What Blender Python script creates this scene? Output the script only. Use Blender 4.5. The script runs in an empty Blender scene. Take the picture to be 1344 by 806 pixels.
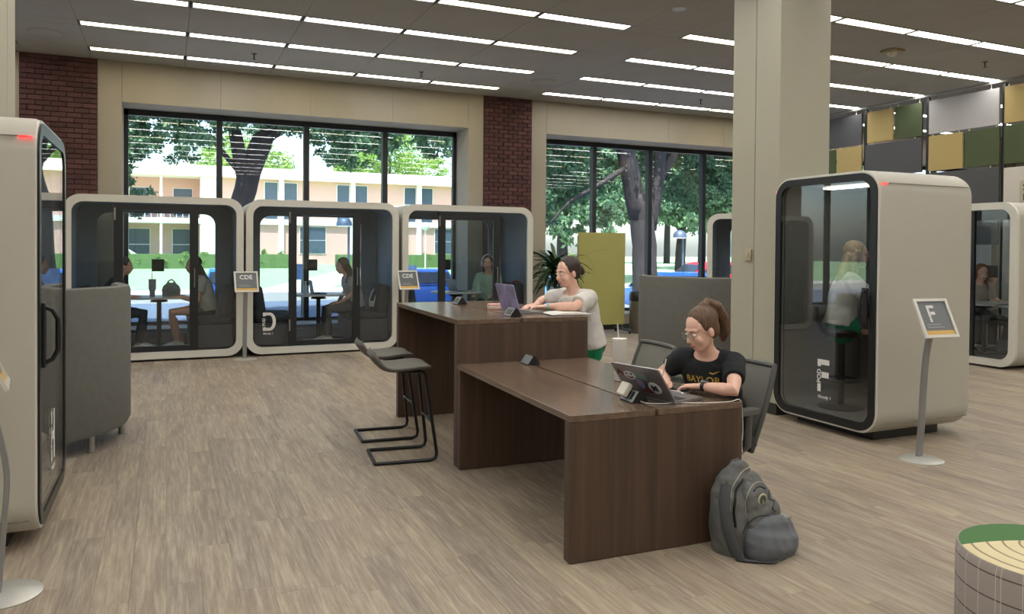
import bpy, bmesh, math, random
from mathutils import Vector, Matrix, noise
from mathutils.bvhtree import BVHTree

# ---------------------------------------------------------------- camera
SC = bpy.context.scene
COL = SC.collection
F_PX, CX, CY, W_PX, H_PX = 1012.4, 672.0, 340.0, 1344.0, 806.0
EYE = Vector((0, 0, 1.575))
pitch, yaw, roll = (math.radians(a) for a in (-0.857, 24.12, 0.446))
fw = Vector((math.sin(yaw)*math.cos(pitch), math.cos(yaw)*math.cos(pitch), math.sin(pitch)))
rt0 = Vector((math.cos(yaw), -math.sin(yaw), 0)); up0 = rt0.cross(fw)
rt = rt0*math.cos(roll) + up0*math.sin(roll); up = up0*math.cos(roll) - rt0*math.sin(roll)
cam_d = bpy.data.cameras.new('camera'); cam = bpy.data.objects.new('camera', cam_d); COL.objects.link(cam)
cam_d.sensor_fit = 'HORIZONTAL'; cam_d.sensor_width = 36.0; cam_d.lens = F_PX/W_PX*36.0
cam_d.shift_y = (CY - H_PX/2)/W_PX; cam_d.clip_end = 500; cam_d.clip_start = 0.05
m4 = Matrix.Identity(4)
for i in range(3):
    m4[i][0] = rt[i]; m4[i][1] = up[i]; m4[i][2] = -fw[i]; m4[i][3] = EYE[i]
cam.matrix_world = m4
SC.camera = cam

# ---------------------------------------------------------------- world, sun, exposure
wd = bpy.data.worlds.new('sky'); SC.world = wd; wd.use_nodes = True
nt = wd.node_tree; bg = nt.nodes['Background']
sky = nt.nodes.new('ShaderNodeTexSky'); sky.sky_type = 'NISHITA'; sky.sun_disc = False
sky.sun_elevation = math.radians(66); sky.sun_rotation = math.radians(200); sky.air_density = 1.0
sky.dust_density = 2.2; sky.ozone_density = 1.4
nt.links.new(sky.outputs[0], bg.inputs[0]); bg.inputs[1].default_value = 0.48
sun_d = bpy.data.lights.new('sun', 'SUN'); sun_d.energy = 11.5; sun_d.angle = 0.01; sun_d.color = (1, .95, .87)
sun = bpy.data.objects.new('sun', sun_d); COL.objects.link(sun)
sun.rotation_euler = Vector((0.22, 0.38, -1.0)).to_track_quat('-Z', 'Y').to_euler()
SC.view_settings.view_transform = 'Standard'; SC.view_settings.look = 'None'
SC.view_settings.gamma = 1.0; SC.view_settings.exposure = 0.42; SC.view_settings.use_curve_mapping = False
SC.cycles.transparent_max_bounces = 24
LAMP_WHITE, LAMP_WARM = 10.0, 8.0

# ---------------------------------------------------------------- materials
def srgb(r, g, b):
    f = lambda c: c/12.92 if c <= .04045 else ((c+.055)/1.055)**2.4
    return (f(r/255), f(g/255), f(b/255), 1)
MATS = {}
def mat(name, col, rough=.6, metal=0.0, emit=None, estr=0, bump=0, bscale=60, var=0, vscale=4, spec=.5, stretch=(1,1,1), sheen=0):
    if name in MATS: return MATS[name]
    m = bpy.data.materials.new(name); m.use_nodes = True; n = m.node_tree.nodes; l = m.node_tree.links
    b = n['Principled BSDF']; c = srgb(*col)
    b.inputs['Base Color'].default_value = c; b.inputs['Roughness'].default_value = rough
    b.inputs['Metallic'].default_value = metal; b.inputs['Specular IOR Level'].default_value = spec
    if sheen: b.inputs['Sheen Weight'].default_value = sheen
    if emit:
        b.inputs['Emission Color'].default_value = srgb(*emit); b.inputs['Emission Strength'].default_value = estr
    if bump or var:
        tc = n.new('ShaderNodeTexCoord'); mp = n.new('ShaderNodeMapping'); mp.inputs['Scale'].default_value = stretch
        l.new(tc.outputs['Object'], mp.inputs[0])
    if var:
        t = n.new('ShaderNodeTexNoise'); t.inputs['Scale'].default_value = vscale; t.inputs['Detail'].default_value = 5
        l.new(mp.outputs[0], t.inputs['Vector'])
        r = n.new('ShaderNodeValToRGB'); r.color_ramp.elements[0].position = .3; r.color_ramp.elements[1].position = .7
        r.color_ramp.elements[0].color = tuple(x*(1-var) for x in c[:3])+(1,)
        r.color_ramp.elements[1].color = tuple(min(1, x*(1+var)) for x in c[:3])+(1,)
        l.new(t.outputs['Fac'], r.inputs[0]); l.new(r.outputs[0], b.inputs['Base Color'])
    if bump:
        t = n.new('ShaderNodeTexNoise'); t.inputs['Scale'].default_value = bscale; t.inputs['Detail'].default_value = 4
        l.new(mp.outputs[0], t.inputs['Vector'])
        bp = n.new('ShaderNodeBump'); bp.inputs['Strength'].default_value = bump; bp.inputs['Distance'].default_value = .01
        l.new(t.outputs['Fac'], bp.inputs['Height']); l.new(bp.outputs[0], b.inputs['Normal'])
    MATS[name] = m; return m

def glass(name, tint=(1, 1, 1), refl=1.0, ior=1.5):
    if name in MATS: return MATS[name]
    m = bpy.data.materials.new(name); m.use_nodes = True; n = m.node_tree.nodes; l = m.node_tree.links
    n.remove(n['Principled BSDF'])
    tr = n.new('ShaderNodeBsdfTransparent'); tr.inputs[0].default_value = (*tint, 1)
    gl = n.new('ShaderNodeBsdfGlossy'); gl.inputs['Roughness'].default_value = 0.0; gl.inputs['Color'].default_value = (refl, refl, refl, 1)
    fr = n.new('ShaderNodeFresnel'); ge = n.new('ShaderNodeNewGeometry'); mr = n.new('ShaderNodeMapRange')
    mr.inputs['To Min'].default_value = ior; mr.inputs['To Max'].default_value = 1/ior     # same reflectance entering and leaving the thin pane
    l.new(ge.outputs['Backfacing'], mr.inputs['Value']); l.new(mr.outputs[0], fr.inputs['IOR'])
    mx = n.new('ShaderNodeMixShader'); l.new(fr.outputs[0], mx.inputs[0]); l.new(tr.outputs[0], mx.inputs[1]); l.new(gl.outputs[0], mx.inputs[2])
    l.new(mx.outputs[0], n['Material Output'].inputs[0]); MATS[name] = m; return m

def wood(name, c1, c2, rough=.45, axis='z', scale=1.0):
    """streaky wood; axis = grain direction in object space"""
    if name in MATS: return MATS[name]
    m = mat(name, c1, rough); n = m.node_tree.nodes; l = m.node_tree.links; b = n['Principled BSDF']
    tc = n.new('ShaderNodeTexCoord'); mp = n.new('ShaderNodeMapping')
    s = {'x': (.6, 22, 22), 'y': (22, .6, 22), 'z': (22, 22, .6)}[axis]
    mp.inputs['Scale'].default_value = tuple(v*scale for v in s); l.new(tc.outputs['Object'], mp.inputs[0])
    t = n.new('ShaderNodeTexNoise'); t.inputs['Scale'].default_value = 1; t.inputs['Detail'].default_value = 6; t.inputs['Roughness'].default_value = .6
    l.new(mp.outputs[0], t.inputs['Vector'])
    r = n.new('ShaderNodeValToRGB'); r.color_ramp.elements[0].position = .32; r.color_ramp.elements[1].position = .68
    r.color_ramp.elements[0].color = srgb(*c1); r.color_ramp.elements[1].color = srgb(*c2)
    l.new(t.outputs['Fac'], r.inputs[0]); l.new(r.outputs[0], b.inputs['Base Color'])
    return m

def plank_mat():
    m = mat('vinyl_plank', (150, 132, 110), .5); n = m.node_tree.nodes; l = m.node_tree.links; b = n['Principled BSDF']
    ob = n.new('ShaderNodeObjectInfo'); ge = n.new('ShaderNodeNewGeometry')
    ad = n.new('ShaderNodeMath'); ad.operation = 'ADD'; l.new(ob.outputs['Random'], ad.inputs[0]); l.new(ge.outputs['Random Per Island'], ad.inputs[1])
    fr = n.new('ShaderNodeMath'); fr.operation = 'FRACT'; l.new(ad.outputs[0], fr.inputs[0])
    # base tint per plank
    r0 = n.new('ShaderNodeValToRGB'); e = r0.color_ramp.elements
    cols = [(0, (113, 103, 95)), (.18, (152, 139, 121)), (.36, (133, 119, 106)), (.52, (170, 158, 138)), (.68, (122, 112, 105)), (.84, (158, 144, 123)), (1, (140, 128, 116))]
    e[0].color = srgb(*cols[0][1]); e[1].color = srgb(*cols[-1][1])
    for p, c in cols[1:-1]:
        x = e.new(p); x.color = srgb(*c)
    l.new(fr.outputs[0], r0.inputs[0])
    # streaks along the plank, shifted per plank
    sh = n.new('ShaderNodeCombineXYZ'); mu = n.new('ShaderNodeMath'); mu.operation = 'MULTIPLY'; mu.inputs[1].default_value = 57
    l.new(fr.outputs[0], mu.inputs[0]); l.new(mu.outputs[0], sh.inputs[1]); l.new(mu.outputs[0], sh.inputs[2])
    def streak(sx, sy, det, rough):
        mp = n.new('ShaderNodeMapping'); mp.inputs['Scale'].default_value = (sx, sy, 1); l.new(ge.outputs['Position'], mp.inputs[0]); l.new(sh.outputs[0], mp.inputs['Location'])
        t = n.new('ShaderNodeTexNoise'); t.inputs['Scale'].default_value = 1; t.inputs['Detail'].default_value = det; t.inputs['Roughness'].default_value = rough
        l.new(mp.outputs[0], t.inputs['Vector']); return t.outputs['Fac']
    def ramp(src, stops):
        r = n.new('ShaderNodeValToRGB'); e = r.color_ramp.elements; e[0].position, e[0].color = stops[0][0], srgb(*stops[0][1]); e[1].position, e[1].color = stops[-1][0], srgb(*stops[-1][1])
        for p, c in stops[1:-1]:
            x = e.new(p); x.color = srgb(*c)
        l.new(src, r.inputs[0]); return r.outputs[0]
    def mixc(f, a, b):
        mx = n.new('ShaderNodeMix'); mx.data_type = 'RGBA'; mx.inputs[0].default_value = f; l.new(a, mx.inputs[6]); l.new(b, mx.inputs[7]); return mx.outputs[2]
    fine = ramp(streak(70, 3.2, 6, .7), [(.36, (92, 80, 72)), (.5, (146, 133, 117)), (.64, (206, 196, 176))])
    wide = ramp(streak(17, 1.6, 8, .72), [(.36, (100, 87, 80)), (.5, (148, 134, 118)), (.62, (194, 183, 160))])
    c1 = mixc(.5, fine, wide); l.new(mixc(.48, c1, r0.outputs[0]), b.inputs['Base Color'])
    return m

# ---------------------------------------------------------------- mesh builder
class MB:
    def __init__(s): s.v = []; s.f = []; s.sm = []
    def add(s, vs, fs, smooth=False):
        o = len(s.v); s.v += [tuple(p) for p in vs]
        for f in fs: s.f.append([i+o for i in f]); s.sm.append(smooth)
        return s
    def box(s, x0, x1, y0, y1, z0, z1, M=None, bev=0):
        if bev > 0:
            b = bev; bm = bmesh.new(); bmesh.ops.create_cube(bm, size=1)
            for v in bm.verts: v.co = Vector(((x0+x1)/2+v.co.x*(x1-x0), (y0+y1)/2+v.co.y*(y1-y0), (z0+z1)/2+v.co.z*(z1-z0)))
            bmesh.ops.bevel(bm, geom=list(bm.edges), offset=b, segments=2, affect='EDGES', profile=.5)
            bm.verts.index_update(); vs = [v.co.copy() for v in bm.verts]; fs = [[v.index for v in f.verts] for f in bm.faces]; bm.free()
        else:
            vs = [Vector(p) for p in ((x0,y0,z0),(x1,y0,z0),(x1,y1,z0),(x0,y1,z0),(x0,y0,z1),(x1,y0,z1),(x1,y1,z1),(x0,y1,z1))]
            fs = [(0,3,2,1),(4,5,6,7),(0,1,5,4),(1,2,6,5),(2,3,7,6),(3,0,4,7)]
        if M is not None: vs = [M @ v for v in vs]
        return s.add(vs, fs, bev > .012)
    def rings(s, rings, cap=True, closed=True, smooth=True, loop=False):
        n = len(rings[0]); o = len(s.v)
        for r in rings: s.v += [tuple(p) for p in r]
        K = len(rings); rr = range(K if loop else K-1)
        for k in rr:
            k2 = (k+1) % K
            for i in range(n if closed else n-1):
                j = (i+1) % n
                s.f.append([o+k*n+i, o+k*n+j, o+k2*n+j, o+k2*n+i]); s.sm.append(smooth)
        if cap and not loop:
            s.f.append([o+i for i in range(n)][::-1]); s.sm.append(False)
            s.f.append([o+(K-1)*n+i for i in range(n)]); s.sm.append(False)
        return s
    def loft(s, pts, rad, side=None, n=12, power=2.0, round_ends=False):
        """tube through pts; rad = r or (rx, ry); side = direction of rx"""
        P = [Vector(p) for p in pts]; R = [(r, r) if not isinstance(r, (tuple, list)) else r for r in rad]
        if round_ends:
            t0 = (P[0]-P[1]).normalized(); t1 = (P[-1]-P[-2]).normalized(); a, b = R[0], R[-1]; ma, mb_ = min(a), min(b)
            P = [P[0]+t0*ma*.98, P[0]+t0*ma*.75, P[0]+t0*ma*.4] + P + [P[-1]+t1*mb_*.4, P[-1]+t1*mb_*.75, P[-1]+t1*mb_*.98]
            q = lambda r, k: (r[0]*k, r[1]*k)
            R = [q(a, .2), q(a, .66), q(a, .92)] + R + [q(b, .92), q(b, .66), q(b, .2)]
        rings = []; prev = Vector(side) if side is not None else None
        for i, p in enumerate(P):
            t = (P[min(i+1, len(P)-1)] - P[max(i-1, 0)])
            if t.length < 1e-9: t = Vector((0, 0, 1))
            t.normalize()
            if prev is None: prev = t.orthogonal()
            a = prev - t*prev.dot(t)
            if a.length < 1e-6: a = t.orthogonal()
            a.normalize(); b = t.cross(a)
            if side is None: prev = a
            ring = []
            for k in range(n):
                th = 2*math.pi*k/n; c, sn = math.cos(th), math.sin(th)
                if power != 2:
                    c = math.copysign(abs(c)**(2/power), c); sn = math.copysign(abs(sn)**(2/power), sn)
                ring.append(p + a*R[i][0]*c + b*R[i][1]*sn)
            rings.append(ring)
        return s.rings(rings)
    def tube(s, pts, r, n=8, closed=False):
        P = [Vector(p) for p in pts]
        if not closed: return s.loft(P, [r]*len(P), n=n)
        rings = []; K = len(P); up_ = None
        for i in range(K):
            t = (P[(i+1) % K]-P[i-1]).normalized()
            if up_ is None: up_ = t.orthogonal()
            a = (up_ - t*up_.dot(t)).normalized(); up_ = a; b = t.cross(a)
            rings.append([P[i]+a*r*math.cos(2*math.pi*k/n)+b*r*math.sin(2*math.pi*k/n) for k in range(n)])
        return s.rings(rings, cap=False, loop=True)
    def lathe(s, prof, n=32, c=(0, 0, 0), smooth=True):
        rings = [[(c[0]+r*math.cos(2*math.pi*k/n), c[1]+r*math.sin(2*math.pi*k/n), c[2]+z) for k in range(n)] for r, z in prof]
        return s.rings(rings, smooth=smooth)
    def cyl(s, c, r, z0, z1, n=24): return s.lathe([(r, z0), (r, z1)], n, (c[0], c[1], 0))
    def ball(s, c, r, M=None, n=16, m=10):
        r = r if isinstance(r, (tuple, list)) else (r, r, r); rings = []
        for k in range(1, m):
            ph = math.pi*k/m
            rings.append([Vector((r[0]*math.sin(ph)*math.cos(2*math.pi*i/n), r[1]*math.sin(ph)*math.sin(2*math.pi*i/n), -r[2]*math.cos(ph))) for i in range(n)])
        c = Vector(c)
        rings = [[(M @ p if M is not None else p) + c for p in R_] for R_ in rings]
        return s.rings(rings)
    def prism(s, poly, M, d, smooth=False):
        """poly in local xy, extruded by d along local z, placed by M"""
        a = [M @ Vector((p[0], p[1], 0)) for p in poly]; b = [M @ Vector((p[0], p[1], d)) for p in poly]
        n = len(poly); fs = [list(range(n))[::-1], [n+i for i in range(n)]] + [[i, (i+1) % n, n+(i+1) % n, n+i] for i in range(n)]
        return s.add(a+b, fs, smooth)
    def ringplate(s, outer, inner, M, d):
        """flat ring between two equal-length loops, extruded by d"""
        f = lambda L, z: [M @ Vector((p[0], p[1], z)) for p in L]
        return s.rings([f(outer, 0), f(outer, d), f(inner, d), f(inner, 0)], loop=True, smooth=False)
    def mesh(s, name):
        me = bpy.data.meshes.new(name); me.from_pydata(s.v, [], s.f); me.polygons.foreach_set('use_smooth', s.sm)
        bm = bmesh.new(); bm.from_mesh(me); bmesh.ops.recalc_face_normals(bm, faces=bm.faces); bm.to_mesh(me); bm.free(); return me
    def build(s, name, m, parent=None, M=None, sharp=True):
        me = s.mesh(name)
        if sharp and any(s.sm):
            try: me.set_sharp_from_angle(angle=math.radians(42))
            except Exception: pass
        return link(name, me, m, parent, M)

def link(name, me, m, parent=None, M=None):
    o = bpy.data.objects.new(name, me); COL.objects.link(o)
    if m is not None and not me.materials: me.materials.append(m)
    if parent is not None: o.parent = parent
    if M is not None: o.matrix_local = M
    return o
def tag(o, label=None, cat=None, group=None, kind=None):
    if label: o['label'] = label
    if cat: o['category'] = cat
    if group: o['group'] = group
    if kind: o['kind'] = kind
    return o
def thing(name, label, cat, loc=(0, 0, 0), rz=0, group=None):
    o = bpy.data.objects.new(name, None); COL.objects.link(o); o.empty_display_size = .1
    o.location = loc; o.rotation_euler = (0, 0, rz); return tag(o, label, cat, group)
def struct(name, mb, m, label=None):
    o = mb.build(name, m); tag(o, label or name.replace('_', ' '), None, None, 'structure'); return o
def sempty(name, label, loc=(0, 0, 0)):
    o = bpy.data.objects.new(name, None); COL.objects.link(o); o.location = loc; o.empty_display_size = .1
    return tag(o, label, None, None, 'structure')
def dup(root, loc=None, rz=None, label=None, parent=None):
    c = root.copy(); COL.objects.link(c); c.parent = parent
    if loc is not None: c.location = loc
    if rz is not None: c.rotation_euler = (0, 0, rz)
    if label: c['label'] = label
    for ch in list(root.children): dup(ch, parent=c)
    return c
def rrect(w, h, r, n=6, cx=0, cy=0):
    """rounded rectangle loop, counter-clockwise"""
    P = []
    for (sx, sy, a0) in ((1, 1, 0), (-1, 1, 90), (-1, -1, 180), (1, -1, 270)):
        for k in range(n+1):
            a = math.radians(a0 + 90*k/n)
            P.append((cx + sx*(w/2-r) + r*math.cos(a), cy + sy*(h/2-r) + r*math.sin(a)))
    return P
def text_mesh(txt, size, depth=0, bold=0.0, align='LEFT', spacing=1.0):
    cu = bpy.data.curves.new('lettering', 'FONT'); cu.body = txt; cu.size = size; cu.extrude = depth; cu.offset = bold
    cu.align_x = align; cu.space_character = spacing; cu.resolution_u = 3
    o = bpy.data.objects.new('lettering', cu); COL.objects.link(o)
    dg = bpy.context.evaluated_depsgraph_get(); me = bpy.data.meshes.new_from_object(o.evaluated_get(dg))
    bpy.data.objects.remove(o); bpy.data.curves.remove(cu); me.materials.clear(); return me
def basis(o, x, y):
    """matrix with origin o, local x and y axes"""
    x = Vector(x).normalized(); y = Vector(y); y = (y - x*y.dot(x)).normalized(); z = x.cross(y)
    M = Matrix.Identity(4)
    for i in range(3): M[i][0] = x[i]; M[i][1] = y[i]; M[i][2] = z[i]; M[i][3] = o[i]
    return M
def dome_pts(n): return [(math.cos(2*math.pi*i/n), math.sin(2*math.pi*i/n)) for i in range(n)]
def fuse(mb, voxel, smooth=3, name='fused', disp=0, dscale=6, seed=0):
    """union of closed shapes into one continuous surface"""
    me = mb.mesh(name); o = bpy.data.objects.new(name, me); COL.objects.link(o)
    r = o.modifiers.new('r', 'REMESH'); r.mode = 'VOXEL'; r.voxel_size = voxel
    if smooth:
        s = o.modifiers.new('s', 'SMOOTH'); s.factor = .5; s.iterations = smooth
    dg = bpy.context.evaluated_depsgraph_get(); me2 = bpy.data.meshes.new_from_object(o.evaluated_get(dg))
    bpy.data.objects.remove(o); bpy.data.meshes.remove(me)
    if disp:
        nn = [v.normal.copy() for v in me2.vertices]
        for v, k in zip(me2.vertices, nn):
            p = v.co*dscale + Vector((seed, seed*2.3, 0)); v.co += k*disp*(noise.noise(p) + .5*noise.noise(p*2.1))
    for p in me2.polygons: p.use_smooth = True
    return me2
# ================================================================ the room
random.seed(7)
CEIL, WALLY = 4.30, 12.90
M_con = mat('wall_concrete', (158, 150, 134), .85, var=.07, vscale=1.3, bump=.15, bscale=40, stretch=(1, 1, .35))
M_plank = plank_mat()
M_ceil = mat('ceiling_board', (160, 158, 152), .9, var=.03, vscale=2)
M_paint = mat('warm_white_paint', (170, 167, 149), .6, bump=.06, bscale=90)
M_base = mat('dark_baseboard', (48, 46, 44), .6)
M_alu = mat('dark_window_metal', (44, 48, 52), .45, .3)
M_wglass = glass('window_glass', (.96, .99, 1.0))
M_mort = mat('mortar', (92, 68, 62), .95)

# ---- floor: slab and single planks
floor = struct('floor', MB().box(-9, 20, -6, 13.6, -.25, -.012), mat('floor_subfloor', (100, 90, 80), .9), 'plank floor of the hall')
PW, PL = .15, 1.0
def in_view(x, y, mar=.0):
    p = Vector((x, y, 0)) - EYE; z = p.dot(fw)
    if z < .6: return None
    u = CX + F_PX*p.dot(rt)/z; v = CY - F_PX*p.dot(up)/z
    return (u, v, z) if -60 < u < 1404 and 250 < v < 860 else None
cells = []
ix = -60
while ix*PW < 20:
    off = random.random()*PL; iy = -7
    while iy*PL+off < 13.1:
        y0 = iy*PL+off; y1 = y0+PL
        x0 = ix*PW; y0c, y1c = max(y0, -6), min(y1, 13.05)
        if y1c > y0c: cells.append((x0, x0+PW, y0c, y1c))
        iy += 1
    ix += 1
def size_key(c):
    w = in_view((c[0]+c[1])/2, (c[2]+c[3])/2)
    return -1 if w is None or c[3]-c[2] < .99 else 1/w[2]**2
occupied = [(-2.0, -.66, 4.5, 5.8), (5.22, 6.4, 4.5, 6.3), (-1.9, -.4, 6.5, 7.9)]
def hid(c): return any(a < c[0] and c[1] < b and d < c[2] and c[3] < e for a, b, d, e in occupied)
cells.sort(key=lambda c: -size_key(c) if not hid(c) else 2)
g = .0005
pm = MB().box(g, PW-g, g, PL-g, -.012, 0).mesh('plank'); pm.materials.append(M_plank)
rest = MB()
for i, c in enumerate(cells):
    if i < 300:
        o = link('plank', pm, None, floor); o.location = (c[0], c[2], 0)
    else: rest.box(c[0]+g, c[1]-g, c[2]+g, c[3]-g, -.012, 0)
tag(rest.build('planks_beyond', M_plank, floor), kind='stuff')

# ---- ceiling with boards between the rows of lamps
ceiling = struct('ceiling', MB().box(-9, 20, -6, 13.8, CEIL+.03, CEIL+.3), mat('ceiling_void', (60, 60, 58), .95), 'grey ceiling of large boards with light rows')
ROWS = [12.25 - 1.36*i for i in range(13)]
BAYS = [(-8.05, 1.24), (-1.0, 1.245), (6.05, 1.22), (13.1, 1.24)]
xs = []
for x0, pt in BAYS:
    for k in range(6): xs.append(x0+k*pt)
xs = [-9] + xs + [20]
tiles = []
for i in range(len(ROWS)):
    ya = ROWS[i]-.125; yb = (ROWS[i+1]+.125) if i+1 < len(ROWS) else -6
    for a, b in zip(xs[:-1], xs[1:]): tiles.append((a, b, yb, ya))
for a, b in zip(xs[:-1], xs[1:]): tiles.append((a, b, ROWS[0]+.125, 12.9))
for i in range(len(ROWS)):                      # fillers in the lamp rows between the bays
    for a, b in ((-9, -8.05), (-1.85, -1.0), (5.225, 6.05), (12.15, 13.1), (19.3, 20)):
        tiles.append((a, b, ROWS[i]-.125, ROWS[i]+.125))
tiles.sort(key=lambda t: (t[0]+t[1])**2/4*0+abs((t[0]+t[1])/2-5)+abs((t[2]+t[3])/2-9)); rest = MB(); cache = {}
for i, (a, b, c, d) in enumerate(tiles):
    if i >= 260: rest.box(a+.0025, b-.0025, c+.0025, d-.0025, CEIL, CEIL+.02); continue
    key = (round(b-a, 3), round(d-c, 3))
    if key not in cache:
        cache[key] = MB().box(.0025, b-a-.0025, .0025, d-c-.0025, 0, .02).mesh('ceiling_board'); cache[key].materials.append(M_ceil)
    link('ceiling_board', cache[key], None, ceiling).location = (a, c, CEIL)
tag(rest.build('ceiling_boards_beyond', M_ceil, ceiling), kind='stuff')
# ceiling details
for nm, (x, y), lab, cat in (('ceiling_speaker', (-1.42, 11.55), 'round tan speaker grille set in the ceiling board by the left brick pier', 'speaker'),
                             ('ceiling_speaker', (5.62, 11.35), 'round tan speaker grille set in the ceiling above the middle brick pier', 'speaker')):
    t = thing(nm, lab, cat, (x, y, CEIL)); mm = mat('tan_grille', (84, 72, 54), .8)
    MB().lathe([(.001, -.012), (.15, -.012), (.17, -.008), (.18, 0)], 28).build('grille', mm, t)
    MB().lathe([(.175, -.014), (.195, -.006), (.2, 0)], 28).build('rim', M_ceil, t)
t = thing('ceiling_downlight', 'small round ceiling cup above the gap between light rows', 'fixture', (5.3, 7.25, CEIL))
MB().lathe([(.001, -.01), (.05, -.012), (.075, -.012), (.085, 0)], 24).build('cup', mat('pale_metal', (170, 168, 160), .4, .4), t)
def sprinkler(x, y, lab):
    t = thing('sprinkler', lab, 'sprinkler', (x, y, CEIL)); mm = mat('brass_dark', (70, 64, 54), .5, .6)
    MB().lathe([(.001, -.006), (.035, -.006), (.04, 0)], 16).build('escutcheon', mm, t)
    MB().cyl((0, 0), .009, -.07, -.004, 10).lathe([(.001, -.082), (.028, -.08), (.028, -.076), (.001, -.074)], 14).build('head', mm, t)
sprinkler(1.13, 11.55, 'small dark sprinkler head in ceiling near the row by the left window')
sprinkler(3.62, 11.6, 'small dark sprinkler head in ceiling before the middle brick pier')
sprinkler(8.9, 11.5, 'small dark sprinkler head in ceiling over the tree window')
sprinkler(10.75, 7.4, 'small dark sprinkler head in ceiling near the hanging colour panels')
t = thing('ceiling_sensor', 'yellowed square ceiling device with round lens between light rows', 'sensor', (9.0, 7.5, CEIL))
MB().box(-.11, .11, -.11, .11, -.035, 0, bev=.01).build('housing', mat('yellowed_plastic', (150, 138, 100), .5), t)
MB().lathe([(.07, -.035), (.06, -.07), (.03, -.09), (.001, -.093)], 20).build('lens', mat('milky_plastic', (190, 186, 170), .3), t)

# ---- lamps: every light panel a thing
M_lw = mat('lamp_white', (250, 250, 250), .5, emit=(255, 251, 246), estr=LAMP_WHITE)
M_ly = mat('lamp_warm', (250, 245, 225), .5, emit=(255, 242, 208), estr=LAMP_WARM)
M_lf = mat('lamp_frame', (150, 148, 140), .5)
M_slot = mat('lamp_end_slot', (30, 30, 30), .8)
LBL = {'w': 'cool white rectangular light panel in the ceiling rows', 'y': 'warm yellowish rectangular light panel in the ceiling rows'}
def lamp_parts(L):
    d = MB().box(.03, L-.03, -.085, .085, .006, .02).mesh('diffuser')
    rc = lambda x0, x1, h: [(x0, -h), (x1, -h), (x1, h), (x0, h)]
    f = MB().ringplate(rc(.014, L-.014, .115), rc(.03, L-.03, .085), Matrix.Identity(4), .03)
    e = MB().box(0, .012, -.085, .085, .004, .03)
    fm = f.mesh('frame'); fm.materials.append(M_lf); em = e.mesh('end_slot'); em.materials.append(M_slot)
    dy = d.copy(); d.materials.append(M_lw); dy.materials.append(M_ly)
    return d, dy, fm, em
ORD = 'first second third fourth fifth sixth seventh eighth ninth tenth eleventh twelfth thirteenth'.split()
lp = {}
warm = {(1, 0, 0), (1, 2, 0), (1, 4, 0), (1, 0, 1), (1, 3, 1), (1, 1, 2), (1, 4, 2), (1, 3, 3), (1, 1, 3), (2, 3, 0), (2, 0, 1), (2, 0, 3), (2, 3, 2), (2, 2, 3), (2, 1, 4), (2, 4, 4), (1, 0, 3)}
random.seed(3)
for bi, (x0, pt) in enumerate(BAYS):
    for ri, y in enumerate(ROWS):
        for k in range(5):
            if bi == 0 and k < 2 or bi == 3 and k > 2: continue
            wv = (bi, k, ri) in warm if ri < 5 and bi in (1, 2) else random.random() < .3
            L = pt
            if L not in lp: lp[L] = lamp_parts(L)
            c = 'y' if wv else 'w'
            lab = '%s light panel, %s row from windows, %s panel %s' % ('warm yellowish' if wv else 'cool white', ORD[ri], ORD[k], ('left of left brick pier', 'past left brick pier', 'past middle brick pier', 'past hanging panels')[bi])
            t = thing('ceiling_light', lab, 'ceiling light', (x0+k*pt, y, CEIL), 0, 'warm ceiling light panels' if wv else 'white ceiling light panels')
            link('diffuser', lp[L][1 if wv else 0], None, t); link('frame', lp[L][2], None, t); link('end_slot', lp[L][3], None, t); link('end_slot', lp[L][3], None, t).location = (L-.012, 0, 0)

# ---- window wall
WZ0, WZ1 = .28, 3.70
w = MB()
def seg(x0, x1, z0, z1): w.box(x0+.002, x1-.002, WALLY, WALLY+.80, z0, z1)
for a, b in ((-9, -8.05), (-2.0, -1.916), (-.932, -.61), (4.905, 5.195), (6.15, 6.46), (11.95, 12.3), (13.28, 13.6), (19.1, 20)): seg(a, b, 0, CEIL+.03)
for a, b in ((-8.05, -2.35), (-.61, 4.905), (6.46, 11.95), (13.6, 19.1)):
    n_ = 4; s_ = (b-a)/n_
    for k in range(n_): seg(a+k*s_, a+(k+1)*s_, WZ1, CEIL+.03)
    seg(a, b, 0, WZ0)
seg(-2.35, -2.0, 0, CEIL+.03)
wall_back = struct('wall_back', w, M_con, 'concrete wall with the big windows')
# dark backing so the joints stay opaque
b = MB()
for a, c in ((-8.05, -2.35), (-.61, 4.905), (6.46, 11.95), (13.6, 19.1)): b.box(a, c, WALLY+.1, WALLY+.7, WZ1+.01, CEIL+.03)
b.build('joint_backing', M_mort, wall_back)

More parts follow.
